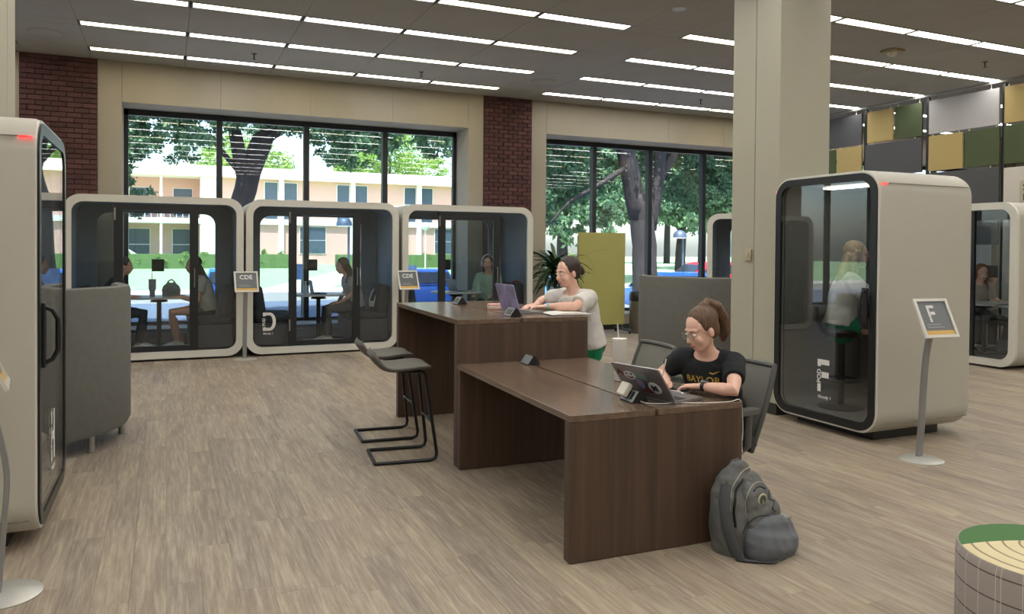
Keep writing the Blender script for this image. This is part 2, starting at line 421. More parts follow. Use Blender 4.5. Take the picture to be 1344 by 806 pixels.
def brick_mat():
    m = mat('brick', (96, 44, 38), .9, bump=.4, bscale=50); n = m.node_tree.nodes; l = m.node_tree.links
    ob = n.new('ShaderNodeObjectInfo'); r = n.new('ShaderNodeValToRGB'); e = r.color_ramp.elements
    e[0].color = srgb(70, 45, 45); e[1].color = srgb(94, 60, 58); x = e.new(.5); x.color = srgb(82, 51, 50)
    l.new(ob.outputs['Random'], r.inputs[0]); l.new(r.outputs[0], n['Principled BSDF'].inputs['Base Color']); return m
M_brick = brick_mat()
def brick_pier(name, x0, x1, lab):
    pier = struct(name, MB().box(x0, x1, WALLY+.0, WALLY+.80, 0, CEIL+.03), M_mort, lab)
    n_c = 58; ch = CEIL/n_c; nb = 5; bl = (x1-x0)/nb; j = .006
    full = MB().box(j, bl-j, -.03, .01, j, ch-j).mesh('brick'); half = MB().box(j, bl/2-j, -.03, .01, j, ch-j).mesh('brick')
    full.materials.append(M_brick); half.materials.append(M_brick)
    for c in range(n_c):
        if c % 2 == 0:
            for k in range(nb): link('brick', full, None, pier).location = (x0+k*bl, WALLY, c*ch)
        else:
            link('brick', half, None, pier).location = (x0, WALLY, c*ch)
            for k in range(nb-1): link('brick', full, None, pier).location = (x0+bl/2+k*bl, WALLY, c*ch)
            link('brick', half, None, pier).location = (x1-bl/2, WALLY, c*ch)
brick_pier('wall_pier_1', -1.916, -.932, 'dark red brick pier left of the first window')
brick_pier('wall_pier_2', 5.195, 6.15, 'dark red brick pier between the two windows')
struct('wall_pier_3', MB().box(12.3, 13.28, WALLY, WALLY+.80, 0, CEIL+.03), mat('brick_far', (106, 52, 45), .9), 'brick pier behind the column')

def window(name, x0, x1, mull, lab):
    y0 = 13.52
    t = sempty(name, lab, ((x0+x1)/2, y0, WZ0)); t.location = (0, 0, 0)
    f = MB().box(x0, x1, y0, y0+.09, WZ1-.09, WZ1).box(x0, x1, y0, y0+.09, WZ0, WZ0+.07)
    f.box(x0, x0+.06, y0, y0+.09, WZ0, WZ1).box(x1-.06, x1, y0, y0+.09, WZ0, WZ1); f.build('window_frame', M_alu, t)
    for a in mull: MB().box(a-.045, a+.045, y0-.02, y0+.1, WZ0+.07, WZ1-.09).build('mullion', M_alu, t)
    e = [x0+.06] + list(mull) + [x1-.06]
    for a, b in zip(e[:-1], e[1:]): MB().box(a, b, y0+.04, y0+.05, WZ0+.07, WZ1-.09).build('pane', M_wglass, t)
    MB().box(x0, x1, WALLY-.02, y0+.01, WZ0-.03, WZ0+.012).build('window_sill', mat('sill_stone', (150, 146, 138), .6), t)
window('window_1', -.61, 4.905, [.788, 2.184, 3.555], 'four pane window behind the row of pods')
window('window_2', 6.46, 11.95, [7.852, 9.186, 10.567], 'four pane window looking at the big oak')
window('window_3', -8.05, -2.35, [-6.6, -5.2, -3.8], 'window left of the brick pier')
window('window_4', 13.6, 19.1, [15, 16.4, 17.8], 'window right of the column')
# other walls and columns
struct('wall_left', MB().box(-9.3, -9, -6, 13.7, 0, CEIL+.03), M_paint, 'left end wall')
struct('wall_right', MB().box(20, 20.3, -6, 13.7, 0, CEIL+.03), M_paint, 'right end wall beyond the hanging panels')
struct('wall_front', MB().box(-9.3, 20.3, -6.3, -6, 0, CEIL+.03), M_paint, 'wall behind the viewer')
def column(name, x0, x1, y0, y1, lab):
    t = sempty(name, lab); xm = (x0+x1)/2; ym = (y0+y1)/2; g_ = .004
    q = MB().box(x0, x1-.0, y0, ym-g_, .1, CEIL+.02, bev=.006).build('concrete_half', M_paint, t)
    MB().box(x0, x1, ym+g_, y1, .1, CEIL+.02, bev=.006).build('concrete_half', M_paint, t)
    MB().box(x0+.012, x1-.012, ym-.03, ym+.03, .1, CEIL+.02).build('joint_strip', mat('joint_grey', (120, 114, 100), .8), t)
    MB().box(x0-.006, x1+.006, y0-.006, y1+.006, 0, .11).build('column_base', M_base, t)
column('trim_1', 5.283, 5.915, 5.635, 6.30, 'square cream column beside the single pod')
column('trim_2', -1.62, -.958, 5.72, 6.30, 'cream column behind the left pod')
struct('baseboard_back', MB().box(-8.9, 19.9, WALLY-.045, WALLY-.031, 0, .1), M_base, 'dark baseboard under the windows')
# switch plate on the column and floor outlet
t = thing('wall_switch', 'small beige switch box on the cream column', 'switch', (5.278, 6.03, 1.52), -math.pi/2)
MB().box(-.04, .04, -.022, 0, -.06, .06, bev=.006).build('plate', mat('beige_plastic', (176, 166, 140), .5), t)
MB().box(-.012, .012, -.03, -.02, -.022, .022).build('rocker', mat('beige_plastic2', (190, 180, 156), .4), t)
t = thing('floor_outlet', 'round dark outlet cover set in the plank floor', 'outlet', (2.9, 9.85, 0))
MB().lathe([(.001, .006), (.1, .006), (.115, .002), (.118, 0)], 28).build('cover', mat('bronze_dark', (60, 54, 48), .5, .4), t)
MB().lathe([(.03, .006), (.03, .009), (.001, .009)], 20).build('cap', mat('bronze_dark2', (44, 40, 36), .5, .4), t)
# ================================================================ pods
M_white = mat('pod_white', (180, 177, 166), .45, bump=.03, bscale=200)
M_rim = mat('pod_rim_white', (205, 204, 196), .3)
M_felt = mat('pod_felt', (138, 146, 158), .95, bump=.2, bscale=300)
M_black = mat('black_frame', (22, 23, 25), .35)
M_dark = mat('dark_frame', (26, 29, 33), .4)
M_pglass = glass('pod_glass', (.86, .90, .92))
M_oglass = glass('pod_dark_glass', (.84, .86, .86), ior=1.55)
M_decal = mat('white_decal', (215, 215, 212), .5)
M_led = mat('red_led', (255, 60, 60), .4, emit=(255, 50, 50), estr=3)
M_chrome = mat('brushed_steel', (170, 170, 168), .3, .9)
M_fab = mat('dark_upholstery', (62, 64, 68), .9, bump=.15, bscale=250)
M_grey = mat('sofa_grey_fabric', (104, 104, 99), .95, bump=.12, bscale=260, var=.05, vscale=20)
M_tabletop = mat('pod_table_top', (190, 188, 182), .35)
I4 = Matrix.Identity(4)
def XZ(y=0): return basis((0, y, 0), (1, 0, 0), (0, 0, 1))      # local xy -> world xz, local z -> -y
def letter_polys(ch):
    """block capital 1 unit high split so that POD fits in the stem; polygons in (x, z)"""
    if ch == 'F': return [[(0, .78), (0, 1), (.46, 1), (.46, .84), (.13, .84), (.13, .78)], [(.16, .44), (.16, .62), (.44, .62), (.44, .44)], [(0, 0), (0, .24), (.13, .24), (.13, 0)]]
    if ch == 'D':
        out = [(0, 1), (0, .8), (.16, .8), (.16, .84), (.36, .84)]
        arc = lambda r, h, a0, a1: [(.36+r*math.cos(math.radians(a)), .5+h*math.sin(math.radians(a))) for a in range(a0, a1, -15 if a1 < a0 else 15)]
        return [out + arc(.16, .34, 90, -91) + [(.16, .16), (.16, .2), (0, .2), (0, 0), (.36, 0)] + arc(.33, .5, -90, 91)]
    return [[(0, .76), (0, 1), (.13, 1), (.13, .76)], [(0, 0), (0, .24), (.13, .24), (.13, 0)], [(.16, .42), (.16, .58), (.34, .58), (.34, 1), (.47, 1), (.47, 0), (.34, 0), (.34, .42)]]
def pod_letter(parent, ch, x, z, h, y):
    """decal on a front face at y, reading from -y"""
    t = bpy.data.objects.new('pod_letter', None); COL.objects.link(t); t.parent = parent; t.location = (x, y, z)
    for p in letter_polys(ch): MB().prism([(a*h, b*h) for a, b in p], XZ(0), .002).build('letter_stroke', M_decal, t)
    def txt(s, size, bold, M, nm):
        me = text_mesh(s, size, .0008, bold); link(nm, me, M_decal, t, M)
    txt('POD', h*.21, h*.006, basis((h*.125, -.001, h*.26), (0, 0, 1), (-1, 0, 0)), 'pod_word')
    txt('Moody 1', h*.145, h*.003, basis((h*.02, -.001, -h*.2), (1, 0, 0), (0, 0, 1)), 'room_name')

def duo_pod(loc, lab, letter=None, lx=.1, rz=0, solid_back=False):
    W, D, H, r = 2.21, 1.2, 2.2, .21
    t = thing('meeting_pod', lab, 'pod', loc, rz)
    o = rrect(W, H, r, 8, 0, H/2+.03); i_ = rrect(W-.1, H-.1, r-.05, 8, 0, H/2+.03); i2 = rrect(W-.13, H-.13, r-.065, 8, 0, H/2+.03)
    MB().ringplate(o, i_, XZ(D), D-.03).build('shell', M_white, t)
    MB().ringplate(i_, i2, XZ(D-.01), D-.06).build('felt_lining', M_felt, t)
    fo = rrect(W, H, r, 8, 0, H/2+.03); fi = rrect(W-.19, H-.19, r-.07, 8, 0, H/2+.03)
    MB().ringplate(fo, fi, XZ(.03), .05).build('front_frame', M_rim, t)
    bi_ = rrect(W-.62, H-.42, .16, 8, 0, H/2+.05)
    MB().ringplate(i_, bi_, XZ(D-.01), .05).build('back_frame', M_felt, t)
    if solid_back: MB().prism(bi_, XZ(D-.02), .02).build('back_panel', M_felt, t)
    else: MB().prism(bi_, XZ(D-.03), .008).build('back_pane', M_pglass, t)
    zb, zt = .135, 2.12
    x0, x1, a, b = -W/2+.09, W/2-.09, -W/2+.585, -W/2+1.62
    for p, q in ((x0, a), (b, x1)): MB().box(p, q, .0, .008, zb-.01, zt+.01).build('side_pane', M_pglass, t)
    d = MB().ringplate([(a, zb), (b, zb), (b, zt), (a, zt)], [(a+.11, zb+.07), (b-.11, zb+.07), (b-.11, zt-.09), (a+.11, zt-.09)], XZ(.03), .045).build('door', M_dark, t)
    MB().box(a+.1, b-.1, .005, .013, zb+.06, zt-.08).build('door_pane', M_pglass, d)
    h = MB().tube([(b-.05, -.014, 1.0), (b-.05, -.05, 1.0), (b-.05, -.05, 1.25), (b-.05, -.014, 1.25)], .009).build('door_handle', M_chrome, d)
    for z in (.35, 1.9): MB().cyl((a+.012, -.018), .012, z, z+.16, 10).build('hinge', M_chrome, d)
    MB().box(-W/2+.12, W/2-.12, .05, D-.05, .085, .11).build('pod_floor', mat('pod_carpet', (60, 64, 70), .95), t)
    MB().box(-W/2+.25, W/2-.25, .1, D-.1, .0, .04).build('plinth', M_black, t)
    MB().box(.0-.085, .085, D-.075, D-.055, 1.18, 1.36, bev=.004).build('control_panel', M_black, t)
    if letter: pod_letter(t, letter, -W/2+lx, .36, .26, -.004)
    return t
def pod_sofa(loc, rz, lab, grp='upholstered benches inside the meeting pods'):
    t = thing('pod_bench', lab, 'bench', loc, rz, grp)     # faces +x, back at x=0
    MB().box(0, .58, -.5, .5, .03, .36, bev=.03).build('base', M_fab, t)
    MB().box(.02, .6, -.5, .5, .365, .46, bev=.04).build('seat_cushion', M_fab, t)
    M = Matrix.Translation((.1, 0, .46)) @ Matrix.Rotation(math.radians(-9), 4, 'Y')
    MB().box(-.075, .075, -.48, .48, -.02, .42, M, bev=.04).build('back_cushion', M_fab, t)
    return t
def pod_table(loc, lab, grp='pedestal tables inside the meeting pods'):
    t = thing('pod_table', lab, 'table', loc, 0, grp)
    MB().prism(rrect(.8, .62, .2, 6), Matrix.Translation((0, 0, .70)), .025).build('table_top', M_tabletop, t)
    MB().lathe([(.12, .65), (.1, .68), (.06, .70)], 20).build('mount', M_dark, t)
    MB().cyl((0, 0), .032, .015, .66, 16).build('pedestal', M_dark, t)
    MB().box(-.22, .22, -.2, .2, 0, .016, bev=.004).build('foot_plate', M_dark, t)
    return t
PY = 11.45
duo_pod((-.118, PY, 0), 'white framed glass pod beside the red brick pier, curved sofa before it')
duo_pod((2.124, PY, 0), 'white framed glass pod with large letter D on its pane', 'D', .23)
duo_pod((4.39, PY, 0), 'white framed glass pod behind the tall desk with a headphone wearer inside')
for cx, nm in ((-.118, 'in the pod next to the left brick pier'), (2.124, 'in the pod with the letter D'), (4.39, 'in the pod behind the tall desk')):
    pod_sofa((cx-.98, PY+.6, .11), 0, 'dark bench '+nm+', facing the window mullion side away from its sign stand'.replace(', facing the window mullion side away from its sign stand', ', left of the table'))
    pod_sofa((cx+.98, PY+.6, .11), math.pi, 'dark bench '+nm+', right of the table')
    pod_table((cx+.02, PY+.66, .11), 'small pedestal table '+nm)
# far pods
duo_pod((9.98, 10.86, 0), 'white framed glass pod partly hidden by the cream column, before the oak window', rz=math.radians(-45))
duo_pod((10.16, 7.61, 0), 'white framed glass pod with tables and seated people inside, under the hanging panels', rz=-math.pi/2)

def solo_pod(loc, rz, lab, letter, lx, hs=-1):
    W, D, H, r = 1.17, 1.12, 2.16, .19; zc = H/2+.07
    t = thing('phone_pod', lab, 'pod', loc, rz)
    def ring(y, inset, rr): return [(p[0], y, p[1]) for p in rrect(W-2*inset, H-2*inset, rr-inset, 8, 0, zc)]
    s = MB(); s.rings([ring(.02, .02, r), ring(.0, .008, r), ring(.02, 0, r), ring(D-.06, 0, r), ring(D-.02, .012, r), ring(D, .05, r),
                       ring(D-.05, .06, r), ring(.03, .05, r)], loop=True, smooth=True); s.build('shell', M_white, t)
    MB().ringplate([(p[0], p[2]) for p in ring(0, .006, r)], [(p[0], p[2]) for p in ring(0, .022, r)], XZ(.01), .014).build('front_rim', M_rim, t)
    MB().ringplate([(p[0], p[2]) for p in ring(0, .023, r)], [(p[0], p[2]) for p in ring(0, .085, r)], XZ(.015), .03).build('door_frame', M_black, t)
    MB().prism([(p[0], p[2]) for p in ring(0, .06, r)], XZ(.0), .008).build('door_pane', M_oglass, t)
    # side grooves where the roof and floor caps join the walls
    for sx in (-1, 1):
        for z in (zc+H/2-.115, zc-H/2+.1): MB().box(sx*(W/2)-.003, sx*(W/2)+.0025, .03, D-.06, z-.004, z+.004).build('seam', mat('pod_seam', (120, 116, 106), .6), t)
    hx = hs*(W/2-.12)
    MB().box(hx-.03, hx+.03, -.03, -.012, .93, 1.27, bev=.006).build('handle_plate', M_black, t)
    MB().tube([(hx, -.015, .95), (hx, -.06, .97), (hx, -.085, 1.02), (hx, -.085, 1.18), (hx, -.06, 1.23), (hx, -.015, 1.25)], .013).build('door_handle', M_black, t)
    for sx in (-1, 1): MB().box(sx*(W/2+.001)-.002, sx*(W/2+.001)+.002, .012, .075, zc+H/2-.125, zc+H/2-.112).build('status_light', M_led, t)
    # interior
    MB().ringplate([(p[0], p[2]) for p in ring(0, .06, r)], [(p[0], p[2]) for p in ring(0, .075, r)], XZ(D-.06), D-.12).build('felt_lining', mat('pod_felt_dark', (118, 117, 112), .95), t)
    bo = [(p[0], p[2]) for p in ring(0, .07, r)]; gi = rrect(.52, 1.35, .1, 8, -.1, 1.3)
    MB().ringplate(bo, gi, XZ(D-.05), .03).build('back_wall', mat('pod_felt_dark', (60, 60, 58)), t)
    MB().prism(gi, XZ(D-.055), .008).build('back_pane', M_pglass, t)
    MB().box(-W/2+.08, W/2-.08, .04, D-.06, .12, .14).build('pod_floor', mat('pod_carpet2', (70, 68, 62), .95), t)
    MB().box(-W/2+.08, W/2-.08, D-.46, D-.07, 1.09, 1.12, bev=.006).build('shelf', mat('pod_shelf', (60, 58, 54), .5), t)
    MB().box(-.42, .42, .15, D-.2, 0, .075).build('plinth', M_black, t)
    MB().box(-.3, .3, .35, .9, zc+H/2-.002, zc+H/2+.02, bev=.008).build('fan_housing', M_dark, t)
    MB().lathe([(.2, .02), (.2, .035), (.03, .04)], 28, (0, .62, zc+H/2)).build('fan_grille', M_black, t)
    MB().box(-.3, .3, .3, .42, zc+H/2-.1, zc+H/2-.085).build('interior_light', mat('pod_lamp', (250, 250, 245), .5, emit=(255, 248, 235), estr=5), t)
    pod_letter(t, letter, lx, .345, .28, -.012)
    return t
solo_pod((5.20, 5.008, 0), -math.pi/2, 'white single pod with dark glass door and letter F beside the cream column', 'F', -.03, 1)
solo_pod((-.605, 5.13, 0), math.pi/2, 'white single pod with letter H on its glass, before the curved grey sofa', 'H', -.12)

# ---- sign stands
def sign_stand(loc, rz, lab, txt, fo=.085):
    t = thing('sign_stand', lab, 'sign', loc, rz)
    e = MB().lathe([(.001, 0), (.16, 0), (.162, .004), (.15, .010), (.03, .022), (.001, .022)], 40).build('base', mat('stand_silver', (196, 196, 192), .35, .5), t)
    e.scale = (1, .95, 1)
    P = [(0, .02, .018), (0, .0, .3), (0, -.012, .55), (0, -.4*fo, .8), (0, -fo, 1.05)]
    n_ = 16; pts = []
    for k in range(n_+1):
        f_ = k/n_*(len(P)-1); i = min(int(f_), len(P)-2); u = f_-i
        p0, p1, p2, p3 = (Vector(P[max(i-1, 0)]), Vector(P[i]), Vector(P[i+1]), Vector(P[min(i+2, len(P)-1)]))
        pts.append(.5*((2*p1)+(p2-p0)*u+(2*p0-5*p1+4*p2-p3)*u*u+(3*p1-p0-3*p2+p3)*u**3))
    MB().loft(pts, [(.028, .012)]*len(pts), side=(1, 0, 0), n=16, power=5).build('post', mat('stand_post', (150, 152, 154), .35, .6), t)
    M = basis((0, -fo-.02, 1.075), (1, 0, 0), (0, .42, .9)); w_, h_ = .135, .13
    F_ = bpy.data.objects.new('sign_frame', None); COL.objects.link(F_); F_.parent = t; F_.matrix_local = M
    R = lambda a, b: [(-a, -b), (a, -b), (a, b), (-a, b)]
    MB().ringplate(R(w_+.022, h_+.022), R(w_, h_), I4, .016).build('snap_frame', M_rim, F_)
    MB().prism(R(w_, h_), I4, .006).build('poster', mat('poster_slate', (92, 98, 102), .3), F_)
    MB().prism([(-w_, -h_), (w_, -h_), (w_, -h_+.035), (-w_, -h_+.035)], Matrix.Translation((0, 0, .006)), .0012).build('poster_stripe', mat('poster_gold', (205, 165, 80), .4), F_)
    if txt == 'F':
        for p in letter_polys('F'): MB().prism([(-.055+a*.15, -.03+b*.13) for a, b in p], Matrix.Translation((0, 0, .006)), .0012).build('letter_stroke', M_decal, F_)
        MB().prism([(-.055, .005), (-.035, .005), (-.035, .07), (-.055, .07)], Matrix.Translation((0, 0, .006)), .0012).build('letter_stroke', M_decal, F_)
    elif txt:
        link('lettering', text_mesh(txt, .085, .0006, .002, 'CENTER', 1.05), M_decal, F_, Matrix.Translation((0, .04, .0065)))
    for k, yy in enumerate((-.052, -.072)): MB().prism([(-.1, yy), (.03+.03*k, yy), (.03+.03*k, yy+.006), (-.1, yy+.006)], Matrix.Translation((0, 0, .006)), .0008).build('print_line', mat('print_grey', (150, 154, 156), .5), F_)
    return t
sign_stand((5.19, 4.02, 0), math.radians(-6), 'silver sign stand reading F in front of the single pod', 'F')
sign_stand((.985, 11.2, 0), math.radians(4), 'silver sign stand between the first pod and the pod lettered D', 'CDE')
sign_stand((3.27, 11.2, 0), math.radians(4), 'silver sign stand reading CDE at the corner of the tall desk', 'CDE')
sign_stand((-.665, 4.06, 0), math.radians(98), 'silver sign stand turned sideways beside the pod lettered H', None, -.075)
# ================================================================ furniture
M_wal_t = wood('walnut_top', (92, 75, 62), (116, 98, 83), .19, 'y')
M_wal_v = wood('walnut_panel', (66, 50, 40), (88, 68, 55), .5, 'z')
M_wal_e = wood('walnut_edge', (84, 66, 58), (100, 80, 70), .5, 'z')
DA = math.radians(-1.9)                       # desks stand slightly askew
DESK0 = Vector((1.826, 3.352, 0))
def desk(loc, L, H, lab, gap_at=.49, Wd=1.045, th=.068):
    t = thing('work_desk', lab, 'desk', loc, DA)
    MB().box(0, gap_at, 0, L, H-.034, H, bev=.002).build('table_top', M_wal_t, t)
    MB().box(gap_at+.018, Wd, 0, L, H-.034, H, bev=.002).build('table_top', M_wal_t, t)
    for y in (0, L-th):
        e = MB().box(.0, Wd, y, y+th, .004, H-.036, bev=.002).build('end_panel', M_wal_v, t)
    MB().box(gap_at-.02, gap_at+.038, th, L-th, H-.12, H-.037).build('cable_channel', M_dark, t)
    return t
desk(DESK0, 1.80, .742, 'walnut low work desk with laptop user, backpack leaning on its end panel')
M_d = Matrix.Translation(DESK0) @ Matrix.Rotation(DA, 4, 'Z')
hp = M_d @ Vector((.0, 1.803, 0))
desk(hp, 1.80, 1.056, 'walnut bar height work desk joined to the end of the low desk')
def dk(x, y, z): return M_d @ Vector((x, y, z))       # low-desk coordinates

# ---- power wedges along the desk gap
def wedge(p, lab, slots=True, grp=None):
    t = thing('power_wedge', lab, 'power outlet', p, DA, grp)
    L, h, w_ = .13, .062, .05
    tri = [(-w_, 0), (w_, 0), (.006, h), (-.006, h)]
    MB().prism(tri, basis((0, L/2, 0), (1, 0, 0), (0, 0, 1)), L).build('body', mat('wedge_black', (26, 27, 29), .4), t)
    a = math.atan2(h, w_-.006)
    M = basis((-w_, 0, 0), (0, -1, 0), (w_-.006, 0, h))
    f = MB().prism([(-L/2, .004), (L/2, .004), (L/2, .072), (-L/2, .072)], M, .004).build('face_plate', mat('wedge_face', (150, 156, 160), .35, .3), t)
    if slots:
        for k in (-1, 0, 1): MB().prism([(k*.035-.011, .014), (k*.035+.011, .014), (k*.035+.011, .062), (k*.035-.011, .062)], Matrix.Translation(M.col[3].to_3d()) @ M.to_3x3().to_4x4() @ Matrix.Translation((0, 0, .004)), .001).build('socket', M_black, t)
    return t
wedge(dk(.50, 1.64, .744), 'blank faced power wedge on the low desk against the tall desk', False)
w_ch = wedge(dk(.50, .23, .744), 'power wedge carrying a white charger on the low desk')
wedge(dk(.50, 1.98, 1.058), 'power wedge with three sockets at near end of tall desk beside laptop')
wedge(dk(.50, 3.25, 1.058), 'power wedge near the far end of the tall desk')
t = thing('phone_charger', 'white square laptop charger plugged into power wedge', 'charger', dk(.45, .25, .748), DA)
MB().box(-.045, -.012, -.04, .04, .012, .088, Matrix.Rotation(math.radians(32), 4, 'Y'), bev=.008).build('brick', mat('charger_white', (214, 210, 200), .35), t)
MB().box(-.014, .0, -.012, .012, .03, .06, Matrix.Rotation(math.radians(32), 4, 'Y')).build('plug', M_rim, t)

# ---- bar stools
M_seat = mat('stool_grey', (92, 90, 84), .75, bump=.08, bscale=220)
M_tube = mat('stool_black_tube', (30, 32, 36), .35, .4)
def stool_shell(name='seat_shell', w0=.215):
    """curved shell: seat with low upturned back; back at -x"""
    prof = [(.21, .675), (.19, .697), (.12, .705), (.02, .697), (-.06, .692), (-.12, .700), (-.155, .722), (-.182, .752), (-.202, .785), (-.215, .806)]
    wid = [.14, .185, .215, .225, .225, .222, .217, .208, .19, .145]
    K = [Vector((x, z, w)) for (x, z), w in zip(prof, wid)]; fine = []
    for i in range(len(K)-1):
        p0, p1, p2, p3 = K[max(i-1, 0)], K[i], K[i+1], K[min(i+2, len(K)-1)]
        for q in range(4):
            u = q/4; fine.append(.5*((2*p1)+(p2-p0)*u+(2*p0-5*p1+4*p2-p3)*u*u+(3*p1-p0-3*p2+p3)*u**3))
    fine.append(K[-1]); prof = [(p.x, p.y) for p in fine]; wid = [p.z for p in fine]
    rings = []
    for i, ((x, z), w) in enumerate(zip(prof, wid)):
        a_, b_ = prof[max(i-1, 0)], prof[min(i+1, len(prof)-1)]; tx, tz = b_[0]-a_[0], b_[1]-a_[1]; L_ = math.hypot(tx, tz); nx, nz = tz/L_, -tx/L_      # upward / forward normal
        if nz < 0 and abs(nz) > abs(nx): nx, nz = -nx, -nz
        if nx < 0 and abs(nx) > abs(nz): nx, nz = -nx, -nz
        th = .040*min(1, .35+.25*min(i, len(prof)-1-i)); ring = []
        for k in range(28):
            a = 2*math.pi*k/28; c, sn = math.cos(a), math.sin(a); c = math.copysign(abs(c)**.45, c); sn = math.copysign(abs(sn)**.7, sn)
            dish = .014*abs(c)**3; ring.append((x+nx*(th/2*(sn-1)+dish), w*c, z+nz*(th/2*(sn-1)+dish)))
        rings.append(ring)
    return MB().rings(rings)
def bar_stool(loc, rz, lab, grp=None):
    t = thing('bar_stool', lab, 'stool', loc, rz, grp)
    stool_shell().build('seat_shell', M_seat, t)
    z0 = .013
    for s in (-1, 1):
        y = s*.2
        MB().tube([(-.03, y*.55, .655), (.13, y*.62, .655), (.16, y*.66, .635), (.235, y, .06), (.225, y, .025), (.19, y, z0), (-.2, y, z0), (-.215, y*.97, z0)], .013, 8).build('leg', M_tube, t)
    MB().tube([(-.212, -.2, z0), (-.212, .2, z0)], .013).build('floor_bar', M_tube, t)
    MB().tube([(.203, -.178, .29), (.203, .178, .29)], .012).build('foot_rest', M_chrome if False else mat('footrest_steel', (110, 116, 124), .25, .9), t)
    MB().box(-.04, .13, -.13, .13, .648, .668).build('mount_plate', M_tube, t)
    return t
bar_stool((1.60, 5.60, 0), math.radians(-6), 'grey bar stool on black sled frame, nearer the low desk', 'bar stools at the tall desk')
bar_stool((1.66, 6.28, 0), math.radians(-4), 'grey bar stool on black sled frame, nearer the row of pods', 'bar stools at the tall desk')
bar_stool((3.1, 5.68, .0), math.radians(184), 'grey bar stool carrying the woman in white at the tall desk', 'bar stools at the tall desk')

# ---- curved booth sofas
def booth(loc, rz, lab, R=.85, H=1.25, ang=100):
    t = thing('curved_sofa', lab, 'sofa', loc, rz)        # convex back towards -y
    n_ = 48; rings = []
    prof = [(R-.06, .125), (R-.02, .13), (R, .17), (R, H-.05), (R-.012, H-.012), (R-.05, H), (R-.09, H-.012), (R-.1, H-.05), (R-.1, .125)]
    for k in range(n_+1):
        a = math.radians(-90-ang+2*ang*k/n_)
        rings.append([(r_*math.cos(a), r_*math.sin(a), z) for r_, z in prof])
    MB().rings(rings).build('back_shell', M_grey, t)
    sr = []
    for k in range(n_+1):
        a = math.radians(-90-ang+2*ang*k/n_)
        sr.append([(r_*math.cos(a), r_*math.sin(a), z) for r_, z in ((R-.1, .2), (R-.1, .44), (R-.5, .45), (R-.55, .42), (R-.55, .2))])
    MB().rings(sr).build('seat', mat('booth_seat', (96, 98, 98), .9, bump=.1, bscale=250), t)
    for a in (-170, -125, -90, -55, -10): MB().lathe([(.022, .0), (.026, .004), (.026, .13)], 12, ((R-.07)*math.cos(math.radians(a)), (R-.07)*math.sin(math.radians(a)), 0)).build('leg', M_chrome, t)
    return t
booth((-1.12, 7.1, 0), math.radians(15), 'tall curved grey sofa back beside the pod lettered H')
booth((6.24, 7.77, 0), math.radians(-20), 'tall curved grey sofa back behind the laptop user, before the oak window', R=.92)

# ---- task chairs
M_mesh = mat('chair_mesh_grey', (122, 122, 116), .8, bump=.3, bscale=500)
M_plast = mat('chair_plastic', (80, 82, 81), .5)
def task_chair(loc, rz, lab):
    t = thing('task_chair', lab, 'chair', loc, rz)       # faces +x
    def backpt(s, k): # s -1..1 across, k 0..1 up
        z = .40+.49*k; lean = -.19-.09*k-.05*k*k; return Vector((lean+.045*s*s*(1-.2*k), s*(.19+.045*math.sin(k*2.2)), z))
    r = 10
    loop = [backpt(-1, k/r) for k in range(r)] + [backpt(-1+2*k/r, 1) for k in range(r)] + [backpt(1, 1-k/r) for k in range(r)] + [backpt(1-2*k/r, 0) for k in range(r)]
    MB().tube(loop, .017, 8, closed=True).build('back_frame', M_plast, t)
    m = MB(); g_ = [[backpt(-1+2*i/10, j/8) for i in range(11)] for j in range(9)]
    m.rings([[p + Vector((-.004, 0, 0)) for p in row] + [p + Vector((.004, 0, 0)) for p in row[::-1]] for row in g_]); m.build('back_mesh', M_mesh, t)
    MB().prism(rrect(.46, .48, .12, 6), Matrix.Translation((.02, 0, .435)), .055).build('seat', mat('chair_seat', (50, 51, 53), .9, bump=.2, bscale=300), t)
    MB().loft([(-.02, 0, .43), (-.18, 0, .40), (-.27, 0, .46), (-.262, 0, .62)], [(.05, .012)]*4, side=(0, 1, 0), n=12).build('back_bracket', M_plast, t)
    for s in (-1, 1):
        MB().loft([(.0, s*.235, .42), (-.02, s*.27, .46), (-.03, s*.27, .645)], [(.025, .012)]*3, side=(1, 0, 0), n=10).build('arm_post', M_plast, t)
        MB().prism(rrect(.25, .07, .03, 4), Matrix.Translation((.03, s*.27, .645)), .028).build('armrest', mat('arm_pad', (84, 86, 84), .7), t)
    MB().cyl((0, 0), .028, .1, .43, 14).build('gas_lift', M_black, t)
    MB().lathe([(.045, .07), (.05, .1), (.04, .12)], 16).build('hub', M_plast, t)
    for k in range(5):
        a = 2*math.pi*k/5+.3; c, s = math.cos(a), math.sin(a)
        l_ = MB().loft([(.03*c, .03*s, .1), (.16*c, .16*s, .09), (.29*c, .29*s, .072)], [(.022, .016), (.019, .013), (.015, .01)], n=10).build('base_arm', M_plast, t)
        MB().lathe([(.001, -.011), (.028, -.011), (.03, 0), (.028, .011), (.001, .011)], 14).build('caster', M_black, l_, Matrix.Translation((.29*c, .29*s, .031)) @ Matrix.Rotation(a, 4, 'Z') @ Matrix.Rotation(math.pi/2, 4, 'X'))
        MB().cyl((.29*c, .29*s), .008, .05, .075, 8).build('caster_stem', M_black, l_)
    return t
task_chair((2.94, 3.68, 0), math.radians(188), 'grey mesh task chair holding the woman in the black shirt')
task_chair((2.90, 4.60, 0), math.radians(176), 'empty grey mesh task chair at the low desk beside the white tumbler')
task_chair((1.98, 4.42, 0), math.radians(-20), 'dark task chair pushed under the low desk') if False else None

